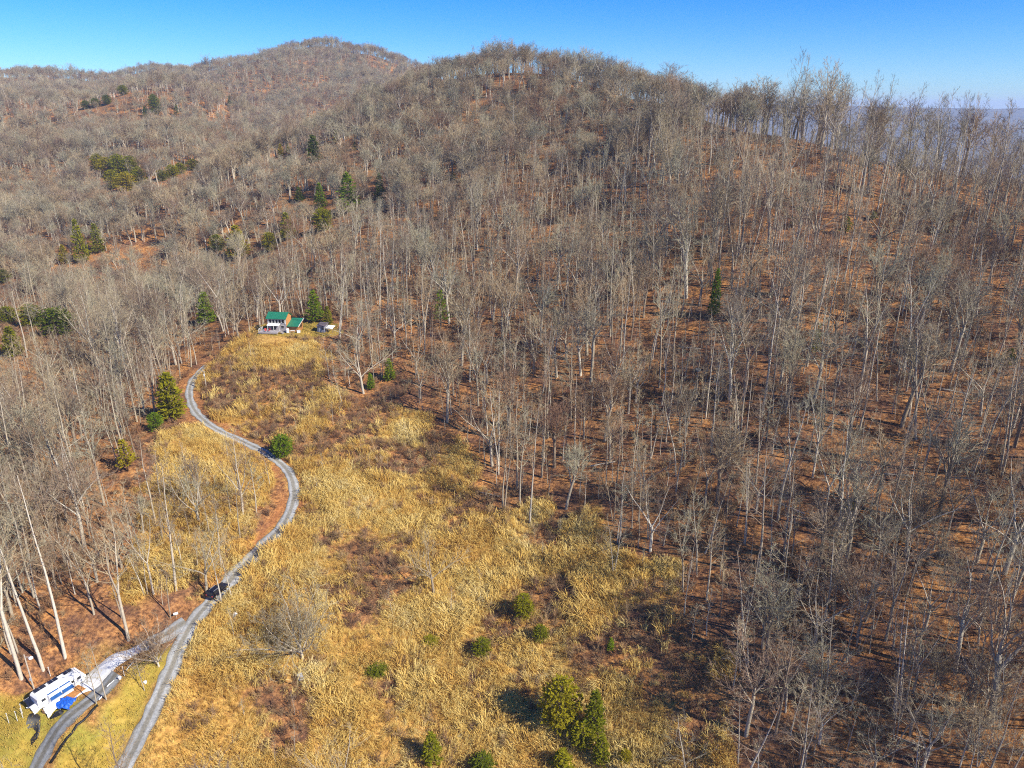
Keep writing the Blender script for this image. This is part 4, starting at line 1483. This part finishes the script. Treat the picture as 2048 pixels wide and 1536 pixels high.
MB().prism([(-.85, -.02), (-.8, 0), (-.8, .1), (-.85, .08)], 0, -1.15, 1.15).prism([(.8, .5), (.85, .51), (.85, .62), (.8, .6)], 0, -1.15, 1.15).build('frame', M['alloy'], pnl)
MB().box((-.9, .5, -.2), (.08, .08, .9)).box((.9, .5, -.2), (.08, .08, .9)).build('leg', M['grey_paint'], pnl)
kb = thing('kayak', 'yellow kayak lying at the front end of the camper', 'kayak', gpt(150, 1366) + Vector((0, 0, .05)), rz + .2)
MB().tube([(-1.6, 0, .35), (-1.0, 0, .28), (0, 0, .26), (1.0, 0, .28), (1.6, 0, .35)], [.04, .27, .36, .27, .04], 10).build('hull', M['yellow'], kb, True)
lathe([(.2, .58), (.3, .62), (.32, .66), (.25, .66)], 10).build('cockpit', M['black_plastic'], kb)
pf = thing('wooden_platform', 'brown wooden platform on the ground between camper and lane', 'platform', gpt(151, 1386), rz + .1)
for i in range(7):
    MB().box((0, -.9 + i * .3, .3), (2.6, .27, .06)).build('plank', M['orange_wood'], pf)
MB().box((0, -.8, .14), (2.6, .12, .24)).box((0, .8, .14), (2.6, .12, .24)).build('joist', M['brown_wood'], pf)
for i, (px, py, lb, mt) in enumerate(((139, 1377, 'grey tote box nearest the camper door', 'grey_paint'), (143, 1371, 'dark tote box between camper door and yellow kayak', 'slate'), (92, 1424, 'brown crate at the edge of the white cover', 'brown_wood'),
                                      (103, 1422, 'dark crate half under the white cover', 'slate'))):
    t_ = thing('tote_box', lb, 'box', gpt(px, py), rz + .2 * i, 'boxes about the camper')
    MB().box((0, 0, .3), (.8, .55, .6), top=1.08).build('body', M[mt], t_)
    MB().box((0, 0, .63), (.92, .64, .06)).build('lid', M[mt], t_)


def pole(px, py, top, label, name='utility_pole', r=.14, lamp=False, lean=0.0):
    b = gpt(px, py); k = scale_at(b)
    hh = (py - top) / k / math.cos(PITCH + math.atan((py - 768) / FPX))
    p = thing(name, label, 'pole' if r > .08 else 'post', b)
    t = MB(); t.tube([(0, 0, -.3), (lean * .5, 0, hh * .5), (lean, 0, hh)], [r, r * .85, r * .7], 8)
    t.build('shaft', M['pole_wood'] if r > .08 else M['dull_white'], p)
    if lamp == 'lamp':
        MB().box((.5, 0, hh - .5), (1.0, .08, .08)).build('bracket', M['grey_paint'], p)
        lathe([(.05, .0), (.36, .02), (.34, .2), (.1, .38)], 10).build('lamp_shade', M['white_paint'], p).location = (1.0, 0, hh - .8)
        MB().box((0, -.16, hh * .3), (.3, .16, .5)).build('meter_box', M['grey_paint'], p)
    elif lamp == 'box':
        MB().box((0, -.18, hh - 1.3), (.34, .24, .7)).build('transformer', M['dull_white'], p)
        MB().box((0, 0, hh - .25), (.9, .09, .09)).build('cross_arm', M['pole_wood'], p)
    elif lamp == 'cap':
        MB().box((0, 0, hh), (r * 2.6, r * 2.6, .08)).build('cap', M['dull_white'], p)
    return p


pole(68, 1378, 1316, 'wooden pole with white lamp at the rear end of the camper', lamp='lamp')
pole(413, 777, 742, 'pale wooden pole with a grey box at the upper road bend', lamp='box')
pole(101, 1352, 1336, 'short white pipe standing behind the camper roof panels', 'white_pipe', .06, 'cap')
for i, (px, py, lb) in enumerate(((35, 1442, 'white fence post left of the black plastic strip'), (45, 1427, 'white fence post nearest the white tarp'), (18, 1446, 'white fence post nearest the left photo edge'),
                                  (46, 1436, 'white fence post touching the black plastic strip'), (249, 1352, 'white marker post beside the lane below the white driveway'))):
    pole(px, py, py - 17, lb, 'fence_post', .05, 'cap')

# black plastic strip snaking over the meadow
lp = line_on_ground([(57, 1436), (68, 1441), (75, 1452), (77, 1466), (70, 1478), (74, 1488)])
tag(ribbon('black_liner', dense(lp, .4), 1.0, M['black_plastic'], .3, 5, .5, 77, widths=np.interp(np.linspace(0, 1, len(dense(lp, .4))), [0, .2, .5, .75, 1], [1.2, 2.0, .9, .8, 1.5])),
    'black plastic strip curving over the meadow below the camper', 'liner')
# drain pipe and planks along the lane
lp = dense(line_on_ground([(196, 1412), (172, 1438), (146, 1466), (120, 1500), (98, 1534)]), 1.0)
dpb = MB(); dpb.tube([(p[0], p[1], float(hgt(p[0], p[1])) + .22) for p in lp], [.2] * len(lp), 7)
tag(dpb.build('drain_pipe', M['black_plastic'], None, True), 'black drain pipe lying along the lower edge of the lane', 'pipe')


def log(px0, py0, px1, py1, r, label, name='fallen_log', mat='dead_wood', limbs=0, cat='log', group=None):
    a, b = gpt(px0, py0), gpt(px1, py1)
    k = 6
    rel = []
    for i in range(k + 1):
        p = a.lerp(b, i / k)
        rel.append((p.x - a.x + random.gauss(0, .06), p.y - a.y + random.gauss(0, .06), float(hgt(p.x, p.y)) - a.z + r * .8 + .15))
    o = thing(name, label, cat, a, 0, group)
    t = MB(); t.tube(rel, list(np.linspace(r, r * .55, k + 1)), 7)
    t.build('stem', M[mat], o, True)
    if limbs:
        c = MB()
        for i in range(limbs):
            p = Vector(rel[random.randint(1, k)])
            d = jitter(Vector((b.x - a.x, b.y - a.y, (b.z - a.z) * .3 + 1.2)).normalized(), .6); d.z = abs(d.z) * .6
            bb = limb(c, p, d, random.uniform(1.2, 3.2), r * .4, .015, 4, .25, .0, 3)
            for j in range(5):
                q, _, dd = pick(*bb, random.uniform(.3, .98))
                c.spike(q, q + side_dir(dd, .8) * random.uniform(.4, 1.1), .022)
        c.build('limbs', M[mat], o)
    return o


log(350, 1306, 379, 1287, .10, 'pale fallen limb lying across the gravel road just below the fork', 'fallen_branch', limbs=1, cat='branch')
log(268, 1325, 252, 1343, .09, 'pale board lying on the grass beside the lane near the white driveway', 'timber_board', 'dull_white', cat='board')
log(214, 1376, 228, 1362, .14, 'white timber lying at the lane edge opposite the platform', 'timber', 'dull_white', cat='timber')
log(198, 1402, 206, 1393, .14, 'white timber lying at the foot of the lane edge trees', 'timber', 'dull_white', cat='timber')
log(1045, 1298, 1080, 1310, .10, 'pale dead branch lying in golden grass below the small round pines', 'fallen_branch', limbs=6, cat='branch')
log(912, 1476, 945, 1462, .10, 'pale dead branch lying in golden grass near the bottom left of the pine group', 'fallen_branch', limbs=7, cat='branch')
log(955, 985, 1000, 995, .2, 'whitish fallen trunk with raised limbs at the corner of field and forest', limbs=6, group='fallen logs')
log(850, 1000, 905, 1015, .2, 'dark fallen trunk in brush left of the forest corner', mat='brown_wood', limbs=5, group='fallen logs')
log(1640, 690, 1600, 705, .22, 'pale fallen log near the thin yellow-green pine', group='fallen logs')
log(1330, 690, 1400, 700, .2, 'pale fallen log on rusty leaves in the middle of the right hillside', group='fallen logs')
log(1765, 950, 1830, 955, .2, 'pale fallen log on the right hillside above the shaded hollow', group='fallen logs')
log(1450, 720, 1510, 735, .2, 'pale fallen log below the narrow bright conifer', group='fallen logs')
log(1560, 1010, 1610, 1030, .2, 'grey fallen log at the left of the rusty leaf slope', mat='grey_wood', group='fallen logs')
log(1180, 935, 1230, 925, .2, 'pale fallen log just inside the forest front', group='fallen logs')
log(1880, 780, 1935, 790, .2, 'pale fallen log near the right photo edge', group='fallen logs')
log(165, 1005, 200, 1015, .22, 'brown fallen log in the wood left of the golden pocket', mat='brown_wood', group='fallen logs')
log(1480, 1330, 1545, 1365, .2, 'dark fallen log at the field side of the shaded hollow', mat='brown_wood', limbs=3, group='fallen logs')


def boulder(px, py, s, label, seed):
    random.seed(seed)
    c = gpt(px, py)
    vs, fs, n_, m_ = [], [], 10, 6
    for j in range(m_ + 1):
        th = math.pi * j / m_
        for i in range(n_):
            an = 2 * math.pi * i / n_
            rr = s * (.8 + .45 * random.random())
            vs.append((rr * 1.2 * math.sin(th) * math.cos(an), rr * math.sin(th) * math.sin(an), rr * .75 * math.cos(th) + s * .3))
    fs = [(j * n_ + i, j * n_ + (i + 1) % n_, (j + 1) * n_ + (i + 1) % n_, (j + 1) * n_ + i) for j in range(m_) for i in range(n_)]
    o = MB().quad_mesh(vs, fs).build('boulder', M['rock'], None, True)
    o.location = c
    return tag(o, label, 'boulder')


boulder(1885, 1112, .85, 'grey mossy boulder at the upper right of the shaded hollow', 5)
boulder(1395, 742, .8, 'grey rock on rusty leaves below the narrow bright conifer', 6)

# boxes by the road
ub = thing('utility_box', 'white topped utility box in brown grass right of the black car', 'utility box', gpt(472, 1234), .3)
MB().box((0, 0, .45), (.75, .6, .9)).build('cabinet', M['grey_paint'], ub)
MB().box((0, 0, .95), (.85, .7, .12), top=.85).build('lid', M['white_paint'], ub)
sg = thing('road_sign', 'small white blank-looking sign on the left verge just above the fork', 'sign', gpt(353, 1235), .5)
MB().box((0, 0, .5), (.07, .07, 1.1)).build('post', M['pole_wood'], sg)
MB().box((0, -.06, .95), (.8, .04, .5)).build('board', M['white_paint'], sg)
bk = thing('bucket', 'white bucket on the lawn beside the small bare tree', 'bucket', gpt(291, 1367))
lathe([(.2, 0), (.28, .4), (.3, .42), (.3, .46)], 12).build('body', M['white_paint'], bk)
hb = MB(); hb.tube([(-.29, 0, .44), (-.15, .25, .5), (.15, .25, .5), (.29, 0, .44)], [.015] * 4, 4); hb.build('handle', M['alloy'], bk)
bk2 = thing('bucket', 'white bucket at the lane edge near the white marker post', 'bucket', gpt(240, 1358))
lathe([(.2, 0), (.28, .4), (.3, .42), (.3, .46)], 12).build('body', M['white_paint'], bk2)
fd = thing('deer_feeder', 'dark barrel with a tilted metal sheet below the lone spreading tree', 'feeder', gpt(603, 1364), .6)
lathe([(.3, .0), (.33, .4), (.3, .8), (.05, .82)], 12).build('barrel', M['black_plastic'], fd)
MB().prism([(-.5, .75), (.75, 1.35), (.75, 1.39), (-.5, .79)], 0, -.45, .45).build('metal_sheet', M['alloy'], fd)
for sx in (-.35, .35):
    MB().box((sx, .6, .6), (.06, .06, 1.25)).build('leg', M['grey_paint'], fd)

# ------------------------------------------------------------------ the car on the road
A_, B_ = gpt(424, 1198), gpt(456, 1166)
cc = gpt(437, 1187)
car = thing('parked_car', 'black sport utility car on the gravel road above the fork', 'car', (cc.x, cc.y, float(hgt(cc.x, cc.y)) + .1), math.atan2(B_.y - A_.y, B_.x - A_.x))
low = [(-2.28, .42), (2.2, .42), (2.32, .6), (2.3, .82), (2.05, .95), (.95, 1.05), (-2.2, 1.06), (-2.34, .85)]
MB().prism(low, 1, -.93, .93).build('body', M['car_paint'], car)
cabin_p = [(1.0, 1.05), (.3, 1.58), (.05, 1.66), (-1.75, 1.66), (-2.0, 1.58), (-2.22, 1.06)]
vs = []
for y_, s_ in ((-.9, 0), (.9, 0)):
    for (u, w_) in cabin_p:
        vs.append((u, y_ * (1 - .2 * (w_ - 1.05) / .6), w_))
k_ = len(cabin_p)
MB().quad_mesh(vs, [tuple(range(k_))[::-1], tuple(range(k_, 2 * k_))] + [(i, (i + 1) % k_, k_ + (i + 1) % k_, k_ + i) for i in range(k_)]).build('cabin', M['car_paint'], car)
MB().quad_mesh([(.96, -.78, 1.10), (.96, .78, 1.10), (.36, .70, 1.55), (.36, -.70, 1.55)], [(0, 1, 2, 3)]).build('windscreen', M['glass'], car).location = (.03, 0, .02)
MB().quad_mesh([(-2.2, -.75, 1.12), (-2.02, -.68, 1.55), (-2.02, .68, 1.55), (-2.2, .75, 1.12)], [(0, 1, 2, 3)]).build('rear_window', M['glass'], car).location = (-.03, 0, .01)
for s in (-1, 1):
    for (a, b) in ((-.05, .72), (-1.0, -.12), (-1.9, -1.08)):
        MB().quad_mesh([(a, s * .905, 1.1), (b, s * .905, 1.1), (min(b, .28), s * .765, 1.52), (a, s * .765, 1.52)], [(0, 1, 2, 3)]).build('side_window', M['glass'], car).location = (0, s * .012, 0)
    MB().box((2.24, s * .66, .78), (.12, .36, .14)).build('headlight', M['headlight'], car)
    MB().box((-2.3, s * .72, .9), (.1, .26, .2)).build('tail_light', M['red'], car)
    MB().box((.75, s * 1.0, 1.1), (.16, .2, .14)).build('mirror', M['car_paint'], car)
    MB().box((-.8, s * .6, 1.7), (1.7, .05, .05)).build('roof_rail', M['alloy'], car)
    for x in (-1.42, 1.42):
        t = MB(); t.tube([(x, s * .72, .36), (x, s * .96, .36)], [.36, .36], 16)
        wl = t.build('wheel', M['rubber'], car)
        t = MB(); t.tube([(x, s * .9, .36), (x, s * .975, .36)], [.22, .2], 10)
        t.build('rim', M['alloy'], wl)
MB().box((2.3, 0, .62), (.08, 1.1, .2)).build('grille', M['black_plastic'], car)

# ------------------------------------------------------------------ air
hz = MB().box((0, 6500, -150), (31000, 17900, 700))
hm = bpy.data.materials.new('air_haze')
hm.use_nodes = True
hm.node_tree.nodes.clear()
ho = hm.node_tree.nodes.new('ShaderNodeOutputMaterial')
hv = hm.node_tree.nodes.new('ShaderNodeVolumePrincipled')
hv.inputs['Color'].default_value = (.56, .70, 1.0, 1)
hv.inputs['Density'].default_value = 0.00010
hm.node_tree.links.new(hv.outputs[0], ho.inputs['Volume'])
haze = hz.build('haze', hm)
tag(haze, kind='stuff')
